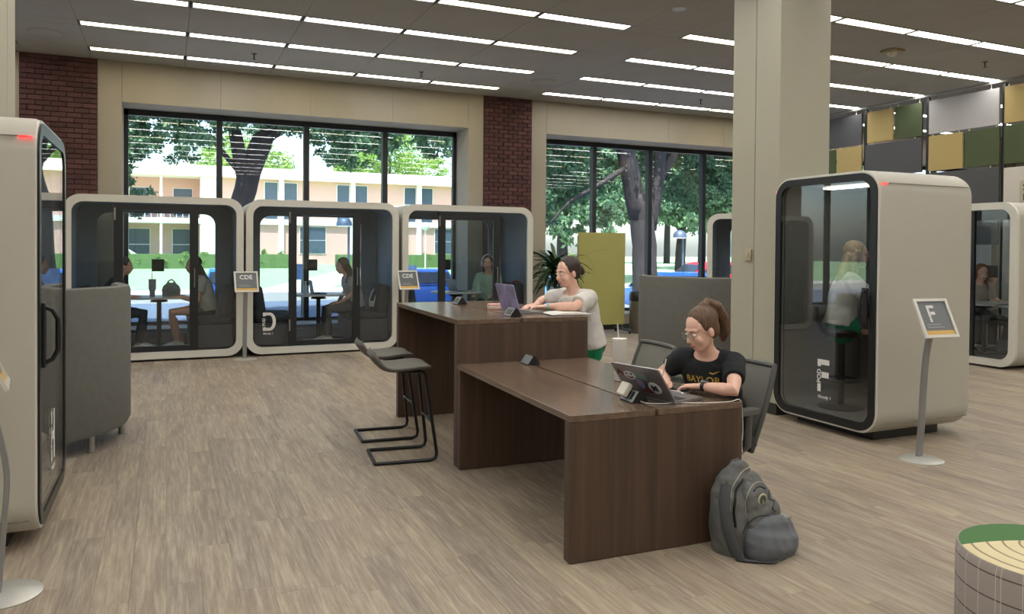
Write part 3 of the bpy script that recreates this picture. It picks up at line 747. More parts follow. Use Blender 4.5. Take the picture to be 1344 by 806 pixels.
# ---- pouf
t = thing('pouf', 'round pouf with green and cream top and pinstriped grey sides', 'pouf', (3.15, 1.855, 0))
def pouf_side():
    m = mat('pouf_plaid', (150, 144, 140), .9, bump=.15, bscale=300); n = m.node_tree.nodes; l = m.node_tree.links
    tc = n.new('ShaderNodeTexCoord'); sp = n.new('ShaderNodeSeparateXYZ'); l.new(tc.outputs['Object'], sp.inputs[0])
    at = n.new('ShaderNodeMath'); at.operation = 'ARCTAN2'; l.new(sp.outputs[1], at.inputs[0]); l.new(sp.outputs[0], at.inputs[1])
    def lines(src, freq, width):
        a = n.new('ShaderNodeMath'); a.operation = 'MULTIPLY'; a.inputs[1].default_value = freq; l.new(src, a.inputs[0])
        f = n.new('ShaderNodeMath'); f.operation = 'FRACT'; l.new(a.outputs[0], f.inputs[0])
        c = n.new('ShaderNodeMath'); c.operation = 'LESS_THAN'; c.inputs[1].default_value = width; l.new(f.outputs[0], c.inputs[0]); return c.outputs[0]
    h = lines(sp.outputs[2], 11, .06); v = lines(at.outputs[0], 4.5, .035)
    m1 = n.new('ShaderNodeMix'); m1.data_type = 'RGBA'; m1.inputs[6].default_value = srgb(158, 150, 146); m1.inputs[7].default_value = srgb(84, 80, 80); l.new(h, m1.inputs[0])
    m2 = n.new('ShaderNodeMix'); m2.data_type = 'RGBA'; m2.inputs[7].default_value = srgb(196, 190, 184); l.new(v, m2.inputs[0]); l.new(m1.outputs[2], m2.inputs[6])
    l.new(m2.outputs[2], n['Principled BSDF'].inputs['Base Color']); return m
def pouf_top():
    m = mat('pouf_cream', (205, 192, 156), .9, bump=.12, bscale=300); n = m.node_tree.nodes; l = m.node_tree.links
    ge = n.new('ShaderNodeTexCoord'); w_ = n.new('ShaderNodeTexWave'); w_.wave_type = 'RINGS'; w_.rings_direction = 'Z'; w_.inputs['Scale'].default_value = 5.5; w_.inputs['Distortion'].default_value = .4
    l.new(ge.outputs['Object'], w_.inputs['Vector']); r = n.new('ShaderNodeValToRGB'); e = r.color_ramp.elements
    e[0].position = 0.02; e[0].color = srgb(140, 128, 104); e[1].position = .1; e[1].color = srgb(208, 196, 160)
    l.new(w_.outputs['Fac'], r.inputs[0]); l.new(r.outputs[0], n['Principled BSDF'].inputs['Base Color']); return m
R_ = .335
MB().lathe([(R_-.03, .0), (R_-.005, .015), (R_, .05), (R_, .375), (R_-.008, .40)], 56).build('side', pouf_side(), t)
def seg_top(a0, a1, z0=.40, bulge=.022):
    """part of the disc on one side of a chord"""
    rings = []; A = [math.radians(a0+(a1-a0)*k/28) for k in range(29)]
    P = [Vector((math.cos(a), math.sin(a), 0))*(R_-.012) for a in A]; c0, c1 = P[0], P[-1]
    top = MB(); m = 8
    for j in range(m+1):
        row = []
        for k in range(29):
            base = c0.lerp(c1, k/28); p = base.lerp(P[k], j/m); d = 1-(p.length/R_)**3
            row.append((p.x, p.y, z0+bulge*max(d, 0)))
        rings.append(row)
    bot = [[(p[0], p[1], z0-.03) for p in r] for r in rings]
    for a in range(m):
        for k in range(28):
            top.add([rings[a][k], rings[a][k+1], rings[a+1][k+1], rings[a+1][k]], [(0, 1, 2, 3)], True)
    return top
seg_top(-9, 141).build('top_green', mat('pouf_green', (70, 112, 66), .9, bump=.12, bscale=300), t)
seg_top(141, 351).build('top_cream', pouf_top(), t)

# ---- hanging acoustic panels in a plane at x = 12.15
XP = 12.15
M_pg = mat('panel_charcoal', (78, 79, 82), .95, bump=.15, bscale=200); M_py = mat('panel_mustard', (170, 150, 100), .95, bump=.15, bscale=200)
M_pn = mat('panel_moss', (72, 82, 56), .95, bump=.15, bscale=200); M_pl = mat('panel_silver', (166, 164, 163), .95, bump=.15, bscale=200)
MB().box(XP-.03, XP+.03, 2, 12.5, CEIL-.035, CEIL).build('x', M_lf)
rail = bpy.data.objects['x']; rail.name = 'panel_rail'; tag(rail, 'grey ceiling rail carrying the hanging colour panels', 'rail')
Cn = {'g': 'charcoal grey', 'y': 'mustard yellow', 'n': 'moss green', 'l': 'silver grey'}; Mn = {'g': M_pg, 'y': M_py, 'n': M_pn, 'l': M_pl}
def hang(y0, y1, z0, z1, c, where):
    t = thing('acoustic_panel', '%s hanging acoustic panel %s' % (Cn[c], where), 'acoustic panel', (XP, (y0+y1)/2, z0), 0)
    w_ = (y1-y0)/2
    MB().box(-.02, .02, -w_+.012, w_-.012, 0, z1-z0-.012, bev=.006).build('felt_board', Mn[c], t)
    for s in (-1, 1):
        zt = (CEIL-.035 if z1 > 4.1 else z1+.02)-z0
        MB().cyl((0, s*w_*.75), .004, z1-z0-.03, zt, 6).build('cable', M_chrome, t)
        MB().cyl((0, s*w_*.75), .011, z1-z0-.02, z1-z0+.012, 8).build('clip', M_rim, t)
rowz = [(3.60, 4.2), (2.96, 3.58), (2.32, 2.94), (1.68, 2.30)]
hang(8.09, 9.36, *rowz[0], 'l', 'in the top row between moss and mustard ones')
hang(9.47, 10.05, *rowz[0], 'n', 'in the top row right of a small mustard one')
hang(10.07, 10.66, *rowz[0], 'y', 'in the top row between charcoal and moss ones')
hang(10.76, 12.03, *rowz[0], 'g', 'in the top row beside the cream column')
hang(7.45, 8.03, *rowz[0], 'y', 'in the top row right of the wide silver one')
hang(6.85, 7.43, *rowz[0], 'n', 'at the outer end of the top row')
hang(8.08, 8.69, *rowz[1], 'n', 'in the second row under the wide silver one')
hang(8.71, 9.36, *rowz[1], 'y', 'in the second row under the wide silver one')
hang(9.47, 10.7, *rowz[1], 'g', 'in the second row under mustard and moss ones')
hang(10.76, 11.38, *rowz[1], 'y', 'in the second row under the wide charcoal one')
hang(11.4, 12.03, *rowz[1], 'n', 'in the second row beside the cream column')
hang(7.45, 8.03, *rowz[1], 'n', 'in the second row above the white wall sign')
hang(8.08, 9.36, *rowz[2], 'g', 'in the third row beside the white wall sign')
hang(9.47, 10.7, *rowz[2], 'g', 'in the third row behind the single pod')
hang(8.08, 9.36, *rowz[3], 'g', 'in the lowest row behind the pod under the panels')
hang(9.47, 10.7, *rowz[3], 'n', 'in the lowest row behind the single pod')
# posts of the panel screen, white partition with sign
for y, nm in ((8.06, 'beside the white partition'), (9.41, 'behind the single pod'), (10.73, 'near the cream column')):
    t = thing('screen_post', 'slim dark post of the panel screen '+nm, 'post', (XP+.05, y, 0))
    MB().box(-.02, .02, -.025, .025, .01, CEIL-.04).build('post', M_dark, t); MB().box(-.06, .06, -.06, .06, 0, .012).build('foot', M_dark, t)
t = thing('partition_board', 'white partition board under the moss panel carrying a lettered plate', 'board', (XP+.02, 7.3, 0))
MB().box(-.03, .03, -.72, .72, .05, 2.90, bev=.005).build('board', mat('board_white', (196, 190, 182), .6), t)
for s in (-1, 1): MB().box(-.12, .12, s*.6-.03, s*.6+.03, 0, .05).build('foot', M_dark, t)
pl = MB().box(-.038, -.03, -.05, .46, 2.33, 2.68).build('plate', mat('plate_cream', (176, 168, 146), .6), t)
for s, z in (('SC', 2.525), ('FI', 2.37)):
    link('lettering', text_mesh(s, .15, .001, .002), mat('sign_ink', (60, 58, 54), .6), pl, basis((-.0395, .41, z), (0, -1, 0), (0, 0, 1)))

# ---- whiteboard, bin, plant by the window
t = thing('glass_board', 'yellow green rolling marker board in front of the oak window', 'marker board', (7.32, 12.3, 0), math.radians(-2))
MB().box(-.49, .49, -.012, .012, .16, 1.86, bev=.004).build('board', mat('board_lime', (168, 164, 98), .35), t)
for pts in ([(-.44, 1.38), (-.3, 1.47), (-.1, 1.53), (.12, 1.56)], [(-.36, 1.46), (-.25, 1.38), (-.18, 1.22), (-.16, 1.05)]):
    MB().tube([(x, -.0125, z) for x, z in pts], .0022, 5).build('marker_line', mat('marker_olive', (120, 118, 70), .6), t)
for s in (-1, 1):
    MB().box(s*.46-.02, s*.46+.02, .013, .05, .05, 1.8).build('upright', M_plast, t)
    f_ = MB().box(s*.46-.025, s*.46+.025, -.28, .30, .05, .085, bev=.005).build('foot', M_plast, t)
    for y in (-.25, .27): MB().lathe([(.001, -.012), (.026, -.012), (.026, .012), (.001, .012)], 12).build('caster', M_black, f_, Matrix.Translation((s*.46, y, .027)) @ Matrix.Rotation(math.pi/2, 4, 'Y'))
t = thing('trash_bin', 'round brushed steel trash bin with dark swing lid by the window', 'bin', (8.10, 12.15, 0))
MB().lathe([(.21, 0), (.225, .02), (.225, .6)], 36).build('body', mat('bin_steel', (140, 136, 128), .35, .85), t)
MB().lathe([(.23, .6), (.232, .62), (.232, .72), (.2, .77), (.05, .79), (.001, .79)], 36).build('lid', M_dark, t)
def palm(loc, lab, h, n_, spread, seed, pot=True):
    random.seed(seed); t = thing('potted_palm', lab, 'plant', loc)
    if pot:
        MB().lathe([(.14, 0), (.18, .3), (.19, .34), (.17, .34), (.16, .28)], 24).build('pot', mat('pot_grey', (90, 88, 84), .7), t)
        MB().lathe([(.001, .29), (.165, .3)], 20).build('soil', mat('soil', (50, 40, 32), .95), t)
    MB().loft([(0, 0, .25), (.02, .01, h*.35), (.01, 0, h*.55)], [.035, .03, .028]).build('stem', mat('palm_stem', (80, 66, 48), .9), t)
    mg = mat('palm_leaf', (58, 84, 52), .5)
    for k in range(n_):
        a = random.random()*6.283; e = random.uniform(.2, 1.35); L = random.uniform(.55, .95)*spread; z0 = h*random.uniform(.4, .58)
        pts = []; x = 0; z = z0; ang = e
        for j in range(9):
            pts.append((x, z)); x += L/8*math.cos(ang); z += L/8*math.sin(ang); ang -= .17*(1.4-e*.4)
        rings = []
        for j, (x, z) in enumerate(pts):
            w_ = .034*math.sin(math.pi*min(1, (j+.6)/9.2))+.002; c, s = math.cos(a), math.sin(a)
            rings.append([(x*c-w_*s, x*s+w_*c, z+.006), (x*c, x*s, z-.004), (x*c+w_*s, x*s-w_*c, z+.006)])
        MB().rings(rings, closed=False, cap=False).build('leaf', mg, t)
palm((6.2, 12.0, 0), 'tall green palm like plant beside the second window', 2.15, 110, .8, 5)
palm((5.95, 11.2, 0), 'low dark leafy plant beyond the tall desk laptop', 1.0, 50, .5, 9)
# ================================================================ outside
random.seed(11)
def stuffmesh(name, vs, fs, m, parent):
    me = bpy.data.meshes.new(name); me.from_pydata(vs, [], fs); o = link(name, me, m, parent); o['kind'] = 'stuff'; return o
def leaf_mat(name, c1, c2):
    m = bpy.data.materials.new(name); m.use_nodes = True; n = m.node_tree.nodes; l = m.node_tree.links; n.remove(n['Principled BSDF'])
    ge = n.new('ShaderNodeNewGeometry'); r = n.new('ShaderNodeValToRGB'); r.color_ramp.elements[0].color = srgb(*c1); r.color_ramp.elements[1].color = srgb(*c2)
    l.new(ge.outputs['Random Per Island'], r.inputs[0])
    d = n.new('ShaderNodeBsdfDiffuse'); t = n.new('ShaderNodeBsdfTranslucent'); mx = n.new('ShaderNodeMixShader'); mx.inputs[0].default_value = .4
    l.new(r.outputs[0], d.inputs[0]); l.new(r.outputs[0], t.inputs[0]); l.new(d.outputs[0], mx.inputs[1]); l.new(t.outputs[0], mx.inputs[2])
    l.new(mx.outputs[0], n['Material Output'].inputs[0]); return m
M_oak = leaf_mat('oak_leaves', (66, 96, 76), (126, 160, 120)); M_far = leaf_mat('bright_leaves', (96, 134, 70), (160, 190, 104)); M_hdg = leaf_mat('hedge_leaves', (112, 140, 76), (172, 194, 122))
M_bark = mat('oak_bark', (50, 46, 46), .95, bump=.8, bscale=14, var=.25, vscale=9, stretch=(1, 1, .3))
def leaves(blobs, count, size):
    vs = []; fs = []; wsum = sum(b[3]*b[4]*b[5] for b in blobs)
    for b in blobs:
        nb = int(count*b[3]*b[4]*b[5]/wsum)
        # clumps inside the blob
        cl = []
        for _ in range(max(6, nb//60)):
            while True:
                p = Vector((random.uniform(-1, 1), random.uniform(-1, 1), random.uniform(-1, 1)))
                if .25 < p.length < 1: break
            cl.append(Vector((b[0]+p.x*b[3], b[1]+p.y*b[4], b[2]+p.z*b[5])))
        cr = .32*(b[3]*b[4]*b[5])**(1/3)*.55
        for _ in range(nb):
            c = random.choice(cl); p = c + Vector((random.gauss(0, cr*.5), random.gauss(0, cr*.5), random.gauss(0, cr*.38)))
            s = size*random.uniform(.6, 1.3)
            a = Vector((random.gauss(0, 1), random.gauss(0, 1), random.gauss(0, .6))).normalized(); q = a.orthogonal().normalized(); q.rotate(Matrix.Rotation(random.random()*6.28, 3, a))
            r_ = a.cross(q); i = len(vs)
            vs += [tuple(p-q*s*.5), tuple(p+r_*s*.27), tuple(p+q*s*.5), tuple(p-r_*s*.27)]; fs.append((i, i+1, i+2, i+3))
    return vs, fs
def tree(name, loc, lab, trunk, limbs, blobs, count, size, m, grp=None):
    """trunk: list of (x,y,z,r); limbs: lists of the same; blobs: (x,y,z,rx,ry,rz) all relative to loc"""
    t = thing(name, lab, 'tree', loc, 0, grp)
    def wob(L):
        P = []; R = []
        for a, b in zip(L[:-1], L[1:]):
            for k in range(4):
                f = k/4; P.append([a[j]+(b[j]-a[j])*f + (random.uniform(-1, 1)*.06*a[3] if k else 0) for j in range(3)]); R.append(a[3]+(b[3]-a[3])*f)
        P.append(L[-1][:3]); R.append(L[-1][3]); return P, R
    MB().loft(*wob(trunk), n=16).build('trunk', M_bark, t, sharp=False)
    for L in limbs: MB().loft(*wob(L), n=10).build('branch', M_bark, t, sharp=False)
    vs, fs = leaves(blobs, count, size); stuffmesh('foliage', vs, fs, m, t)
    return t
GZ = -.75
# ground, street, lawn
gr = struct('ground_street', MB().box(-70, 110, 13.75, 34, GZ-.3, GZ), mat('asphalt', (96, 106, 122), .9, var=.08, vscale=3), 'grey street and parking lane outside')
struct('ground_pavement', MB().box(-70, 110, 13.75, 18.5, GZ, GZ+.2), mat('pavers', (134, 138, 148), .9, var=.12, vscale=6), 'paved walk along the building')
struct('ground_kerb', MB().box(-70, 110, 33.6, 36.4, GZ, -.38), mat('concrete_walk', (200, 196, 186), .9, var=.05, vscale=2), 'pale concrete walk across the street')
lw = MB(); lw.add([(-70, 36.4, -.4), (110, 36.4, -.4), (110, 62, .05), (-70, 62, .05), (110, 120, .05), (-70, 120, .05)], [(0, 1, 2, 3), (3, 2, 4, 5)])
struct('ground_lawn', lw, mat('lawn_grass', (142, 172, 126), .95, var=.12, vscale=1.2), 'sunny lawn before the brick building')
struct('ground_path', MB().add([(4, 36.5, -.385), (7, 36.5, -.385), (16.5, 61, .05), (14.2, 61, .05)], [(0, 1, 2, 3)]), mat('concrete_walk', (1, 1, 1)), 'pale path across the lawn')
# hedge
for i, (x0, x1, nm) in enumerate(((-14, 8.5, 'long clipped hedge before the stair bays of the brick building'), (11.5, 34, 'clipped hedge before the paired windows of the brick building'))):
    t = thing('hedge', nm, 'hedge', ((x0+x1)/2, 57.5, .0)); w_ = (x1-x0)/2
    MB().box(-w_, w_, -.6, .6, -.3, .95).build('hedge_core', mat('hedge_dark', (90, 116, 66), .95), t)
    bl = [(x, 0, .55, 1.1, .75, .68) for x in [(-w_+.8+k*1.3) for k in range(int((2*w_-1)/1.3)+1)]]
    vs, fs = leaves(bl, 9000, .2); stuffmesh('foliage', vs, fs, M_hdg, t)
# brick building
BX0, BX1, BY = -42, 31, 66
bd = thing('brick_building', 'long two storey pink brick building with white bands across the lawn', 'building', (0, BY, 0))
M_bb = mat('far_brick', (212, 168, 156), .9, var=.06, vscale=30); M_bw = mat('far_white', (232, 228, 220), .8); M_bwin = mat('far_window', (74, 86, 100), .25); M_rec = mat('far_recess', (84, 84, 96), .9)
SX0, SX1 = -9.5, 2.6
MB().box(SX1, BX1, 0, 8, -.5, 7.0).build('wall', M_bb, bd); MB().box(BX0, SX0, 0, 8, -.5, 7.0).build('wall', M_bb, bd)
MB().box(SX0, SX1, 2.6, 8, -.5, 7.0).build('recessed_wall', M_bb, bd)
MB().box(BX0, BX1, -.7, 8, 7.0, 7.85).build('roof_fascia', M_bw, bd); MB().box(BX0, BX1, -.25, .0, 3.28, 3.7).build('floor_band', M_bw, bd)
MB().box(SX0, SX1, 0, 2.6, 3.28, 3.7).build('gallery_slab', M_bw, bd)
def bwin(x, z0, z1, w_, y=-.02):
    f = MB().box(x-w_/2, x+w_/2, y-.04, y+.06, z0, z1).build('window', M_bw, bd)
    zm = (z0+z1)/2
    for a, b in ((z0+.05, zm-.03), (zm+.03, z1-.05)): MB().box(x-w_/2+.05, x+w_/2-.05, y-.06, y-.03, a, b).build('pane', M_bwin, f)
x = 8.6
while x < 27:
    bwin(x-.78, 3.72, 6.8, 1.1); bwin(x+.78, 3.72, 6.8, 1.1)
    MB().box(x-.2, x+.2, -.35, 0, -.3, 7.0).build('pilaster', M_bw, bd)
    bwin(x+2.6, .9, 3.2, 2.2); x += 5.9
for x in (-15, -21, -27, -33): bwin(x, 3.72, 6.8, 1.1); bwin(x+2, .9, 3.2, 1.8)
for x in (SX0+.2, -6.4, -3.4, -.4, SX1-.1): MB().box(x-.09, x+.09, -.2, .0, -.4, 7.0).build('post', M_bw, bd)
MB().box(2.6, 3.6, -.3, 0, -.4, 7.0).build('pilaster', M_bw, bd)
for x in (-8, -5, -2, 1.2): bwin(x, 3.9, 6.2, 1.5, 2.58); bwin(x, .3, 2.9, 1.6, 2.58)
rl = bpy.data.objects.new('railing', None); COL.objects.link(rl); rl.parent = bd
MB().box(SX0, SX1, -.06, 0, 4.75, 4.82).build('rail', M_bw, rl)
x = SX0+.3
while x < SX1: MB().box(x-.02, x+.02, -.05, -.01, 3.7, 4.75).build('baluster', M_bw, rl); x += .45
MB().prism([(-6.2, 3.3), (-5.8, 3.3), (-1.6, .5), (-2.0, .5)], basis((0, .6, 0), (1, 0, 0), (0, 0, 1)), .25).build('stair_stringer', M_bw, bd)
MB().prism([(-1.6, .5), (-2.0, .5), (-5.2, -.4), (-4.7, -.4)], basis((0, 1.4, 0), (1, 0, 0), (0, 0, 1)), .25).build('stair_stringer', M_bw, bd)
# lamp posts, signs
def lamp_post(loc, h, lab):
    t = thing('lamp_post', lab, 'street lamp', loc); mm = mat('lamp_post_blue', (74, 88, 108), .5, .3)
    MB().loft([(0, 0, 0), (0, 0, .5), (0, 0, h)], [.09, .06, .055], n=12).build('pole', mm, t)
    MB().lathe([(.38, h), (.36, h+.18), (.25, h+.34), (.1, h+.41), (.001, h+.42)], 24, (-.22, 0, 0)).build('dome', mm, t)
    MB().lathe([(.3, h-.05), (.35, h)], 20, (-.22, 0, 0)).build('lens', mat('lamp_lens', (220, 222, 220), .4), t)
lamp_post((7.95, 36.9, -.4), 2.95, 'domed lamp post on the lawn edge seen through the pod lettered D')
lamp_post((26.3, 35.4, -.4), 2.6, 'domed lamp post beyond the oak trunk')
def globe(loc, lab):
    t = thing('lamp_post', lab, 'street lamp', loc)
    MB().cyl((0, 0), .05, 0, 2.9, 10).build('pole', M_bw, t); MB().ball((0, 0, 3.1), .28).build('globe', mat('lamp_lens', (220, 222, 220)), t)
globe((3.75, 52, -.1), 'white globe lamp post near the end of the stair bays'); globe((16.6, 52, -.1), 'white globe lamp post before the paired windows')
def road_sign(loc, w_, h_, z, lab):
    t = thing('road_sign', lab, 'sign', loc); MB().cyl((0, 0), .03, 0, z+h_*.9, 8).build('post', M_dark, t)
    MB().box(-w_/2, w_/2, -.05, -.03, z, z+h_, bev=.004).build('plate', mat('sign_back_blue', (88, 110, 146), .5), t)
road_sign((3.85, 24.6, GZ), .34, .48, 1.28, 'blue grey road sign plate seen left of the pod door lettered D')
road_sign((1.60, 23.6, GZ), .42, .5, 1.18, 'blue grey road sign plate seen behind the handle bag')
road_sign((6.78, 22.6, GZ), .3, .48, 1.28, 'blue grey road sign plate before the blue car by the tall desk pod')
# cars
def car(loc, rz, lab, col, L=4.5):
    t = thing('car', lab, 'car', loc, rz); mb = mat('car_paint_%d_%d_%d' % col, col, .25, .1); hl = L/2
    prof = [(-hl, .35), (-hl-.02, .6), (-hl+.1, .88), (-hl+.75, .95), (hl-1.15, .98), (hl-.2, .80), (hl, .62), (hl, .35), (hl-.3, .25), (-hl+.3, .25)]
    sec = lambda y, k: [(x*k, y, z if z < .5 else .5+(z-.5)*(1-(1-k)*1.5)) for x, z in prof]
    MB().rings([sec(-.9, .94), sec(-.86, .985), sec(-.6, 1), sec(.6, 1), sec(.86, .985), sec(.9, .94)]).build('body', mb, t)
    cab = [(-hl+.25, .93), (-hl+.85, 1.38), (-hl+1.3, 1.47), (.35, 1.47), (.75, 1.40), (hl-1.0, .97)]
    cs = lambda y, k: [(x, y*(1 if z < 1.2 else k), z) for x, z in cab]
    MB().rings([cs(-.8, .8), cs(.8, .8)]).build('cabin', mb, t)
    gm = mat('car_glass', (30, 36, 44), .08)
    for s in (-1, 1): MB().add([(-hl+.65, s*.803, 1.0), (.95, s*.803, 1.0), (.55, s*.69, 1.36), (-hl+1.1, s*.69, 1.36)], [(0, 1, 2, 3)]).build('side_window', gm, t)
    MB().add([(hl-1.05, -.68, 1.0), (hl-1.05, .68, 1.0), (.78, .6, 1.405), (.78, -.6, 1.405)], [(0, 1, 2, 3)]).build('windscreen', gm, t)
    MB().add([(-hl+.28, -.68, 1.0), (-hl+.28, .68, 1.0), (-hl+.8, .6, 1.38), (-hl+.8, -.6, 1.38)], [(0, 1, 2, 3)]).build('rear_window', gm, t)
    for x in (-hl+.85, hl-.9):
        for s in (-1, 1):
            M = Matrix.Translation((x, s*.8, .33)) @ Matrix.Rotation(math.pi/2, 4, 'X')
            w_ = MB().lathe([(.2, -.11), (.33, -.1), (.33, .1), (.2, .11)], 20).build('tyre', M_black, t, M); MB().lathe([(.001, -.115), (.2, -.112), (.2, .112), (.001, .115)], 16).build('rim', M_chrome, w_)
BLUE = (50, 112, 205)
car((9.3, 28.9, GZ), math.radians(80), 'bright blue car parked outside, seen through the pod behind the tall desk', BLUE)
car((2.1, 30.6, GZ), math.radians(86), 'bright blue car outside behind the seated person in the first pod', (46, 120, 214))
car((17.4, 22.8, GZ), math.radians(-8), 'blue car outside near the oak trunk and red car', (58, 136, 214), 5.0)
car((22.2, 27.2, GZ+.28), math.radians(0), 'bright red car outside behind the blue one', (222, 40, 62))
car((9.6, 18.7, GZ+.2), math.radians(78), 'blue car outside beside the palm plant', (70, 128, 214))
# oaks in front of the windows
tree('oak_tree', (2.0, 24.5, GZ), 'large dark live oak with thick trunk behind the pods', [(0, 0, 0, .5), (-.05, 0, 2.0, .34), (.0, 0, 3.4, .32), (.3, 0, 4.6, .33), (.9, .1, 6.2, .3), (1.3, 0, 8.5, .2)],
     [[(.15, 0, 4.2, .22), (-.1, -.2, 5.4, .2), (-.5, -.5, 7.4, .12)], [(.6, 0, 5.5, .2), (2.2, -.5, 6.6, .14), (4.2, -1, 7.0, .07)], [(.1, 0, 4.4, .1), (-.7, -.3, 5.3, .06), (-1.9, -.5, 5.9, .03)], [(.9, 0, 6.2, .16), (2.6, 1.2, 8, .1), (5, 2, 9, .05)]],
     [(-1.75, -1.0, 5.6, 1.25, 1.5, .9), (-1.5, -1, 6.9, 1.5, 2.0, .9), (-.2, -1.2, 6.1, 1.1, .8, .75), (.2, -1.3, 7.2, 1.3, .8, .7), (2.4, -.8, 6.3, 1.7, 1.6, .9), (3.2, -.8, 5.3, 1.3, 1.4, .6), (4.6, -.8, 6.4, 1.5, 1.6, 1.0), (6.2, -.4, 6.0, 1.1, 1.4, .7), (1.6, 0, 8.4, 4.2, 3.0, 1.1), (6.0, .5, 7.6, 2.0, 2.0, .8)], 85000, .14, M_oak)
tree('oak_tree', (-3.3, 22.5, GZ), 'live oak with hanging crown beside the left brick pier', [(0, 0, 0, .4), (.1, 0, 2.6, .3), (.4, 0, 5, .22), (.8, 0, 7.5, .12)], [[(.2, 0, 3.4, .16), (1.6, -.6, 5.4, .1), (2.8, -.8, 6.2, .05)]],
     [(2.2, -.6, 6.4, .85, 1.2, 1.0), (2.0, -.6, 4.9, .85, 1.0, 1.0), (2.2, -.5, 3.7, .75, .8, .8), (.4, 0, 7, 1.8, 1.8, 1.4), (-.6, 0, 4.6, 1.6, 1.4, 1.1)], 45000, .13, M_oak)
tree('oak_tree', (12.75, 19.0, GZ), 'forked live oak filling the second window', [(0, 0, 0, .52), (.05, 0, .6, .38), (-.0, 0, 2.4, .36), (-.25, 0, 3.9, .34)],
     [[(-.2, 0, 3.2, .3), (-.6, 0, 4.8, .27), (-1.0, 0, 6.0, .2), (-2.4, -.2, 7.2, .1)], [(.1, 0, 2.9, .26), (.42, 0, 4.3, .2), (.6, 0, 5.6, .16), (1.0, 0, 7.4, .1)], [(.42, .0, 4.3, .15), (1.3, .1, 5.5, .13), (2.5, .2, 6.3, .08)], [(-.6, 0, 4.7, .09), (-1.5, -.2, 4.2, .07), (-2.7, -.4, 3.6, .04), (-3.4, -.4, 2.9, .02)], [(-.9, 0, 5.7, .12), (-2.4, 0, 6.4, .08), (-4.2, 0, 6.2, .04), (-5.2, 0, 5.0, .02)]],
     [(-3.4, .4, 5.9, 2.0, 1.8, 1.0), (-2.2, 1.0, 4.5, 1.5, 1.4, .8), (-4.4, .2, 4.4, 1.3, 1.4, .9), (-3.8, .6, 3.3, 1.2, 1.0, .6), (2.4, .9, 5.8, 1.9, 1.6, .9), (0, .9, 6.6, 3.6, 2.2, .9), (4.4, 1.2, 5.4, 1.7, 1.6, 1.1), (2.6, 1.2, 4.3, 1.3, 1.2, .6), (.3, 1.4, 5.2, 1.4, .9, .8)], 85000, .13, M_oak)
# trees further off
FAR = [((20, 38, -.3), 'broad tree behind the forked oak, right of its trunk', 5.0, 8.5, M_oak), ((29.5, 40, -.3), 'broad tree beyond the red car', 5.5, 9.5, M_oak), ((25.5, 52, -.1), 'broad tree beyond the lawn behind the forked oak', 6, 11, M_oak), ((40.5, 52, -.1), 'broad tree far behind the pod at the column', 6, 11, M_oak), ((43, 41, -.1), 'tall tree far right of the forked oak', 5, 9, M_oak), ((47, 66, 0), 'tall tree beyond the end of the brick building', 8, 14, M_oak), ((67, 62, 0), 'tall tree at the far end of the lawn', 8, 14, M_oak),
       ((7.5, 84, 0), 'sunlit tree rising above the roof behind the big oak trunk', 6, 13.5, M_far), ((23, 86, 0), 'sunlit tree rising above the roof over the paired windows', 7, 16, M_far), ((39.5, 85, 0), 'pale sunlit tree above the right part of the roof', 6, 15, M_far)]
for loc, nm, r_, h, m in FAR:
    tree('far_tree', loc, nm, [(0, 0, 0, .35), (.1, 0, h*.35, .28), (.2, 0, h*.75, .12)], [[(.1, 0, h*.35, .18), (r_*.5, 0, h*.62, .07)], [(.1, 0, h*.32, .18), (-r_*.5, .3, h*.6, .07)]],
         [(0, 0, h*.72, r_*.8, r_*.7, h*.26), (-r_*.55, -.5, h*.55, r_*.55, r_*.5, h*.2), (r_*.55, -.5, h*.55, r_*.55, r_*.5, h*.2), (0, -r_*.4, h*.42, r_*.6, r_*.3, h*.16)], 20000, .34, m)
# ================================================================ people
M_skin = mat('skin', (228, 184, 165), .5, var=.05, vscale=12); M_skin2 = mat('skin_tan', (206, 158, 134), .5, var=.05, vscale=12)
for _m in (M_skin, M_skin2): _m.node_tree.nodes['Principled BSDF'].inputs['Subsurface Weight'].default_value = .12; _m.node_tree.nodes['Principled BSDF'].inputs['Subsurface Radius'].default_value = (.02, .008, .005)
M_eye = mat('eye_white', (225, 222, 216), .3); M_iris = mat('eye_iris', (60, 48, 40), .3); M_lip = mat('lips', (176, 104, 98), .5)
def hair_mat(name, c1, c2): return wood(name, c1, c2, .55, 'z', 5.0)
H_brown = hair_mat('hair_brown', (66, 48, 36), (112, 84, 60)); H_dark = hair_mat('hair_dark', (34, 27, 24), (62, 48, 40)); H_blond = hair_mat('hair_blond', (150, 122, 84), (196, 168, 122)); H_red = hair_mat('hair_red', (120, 66, 36), (168, 100, 58))
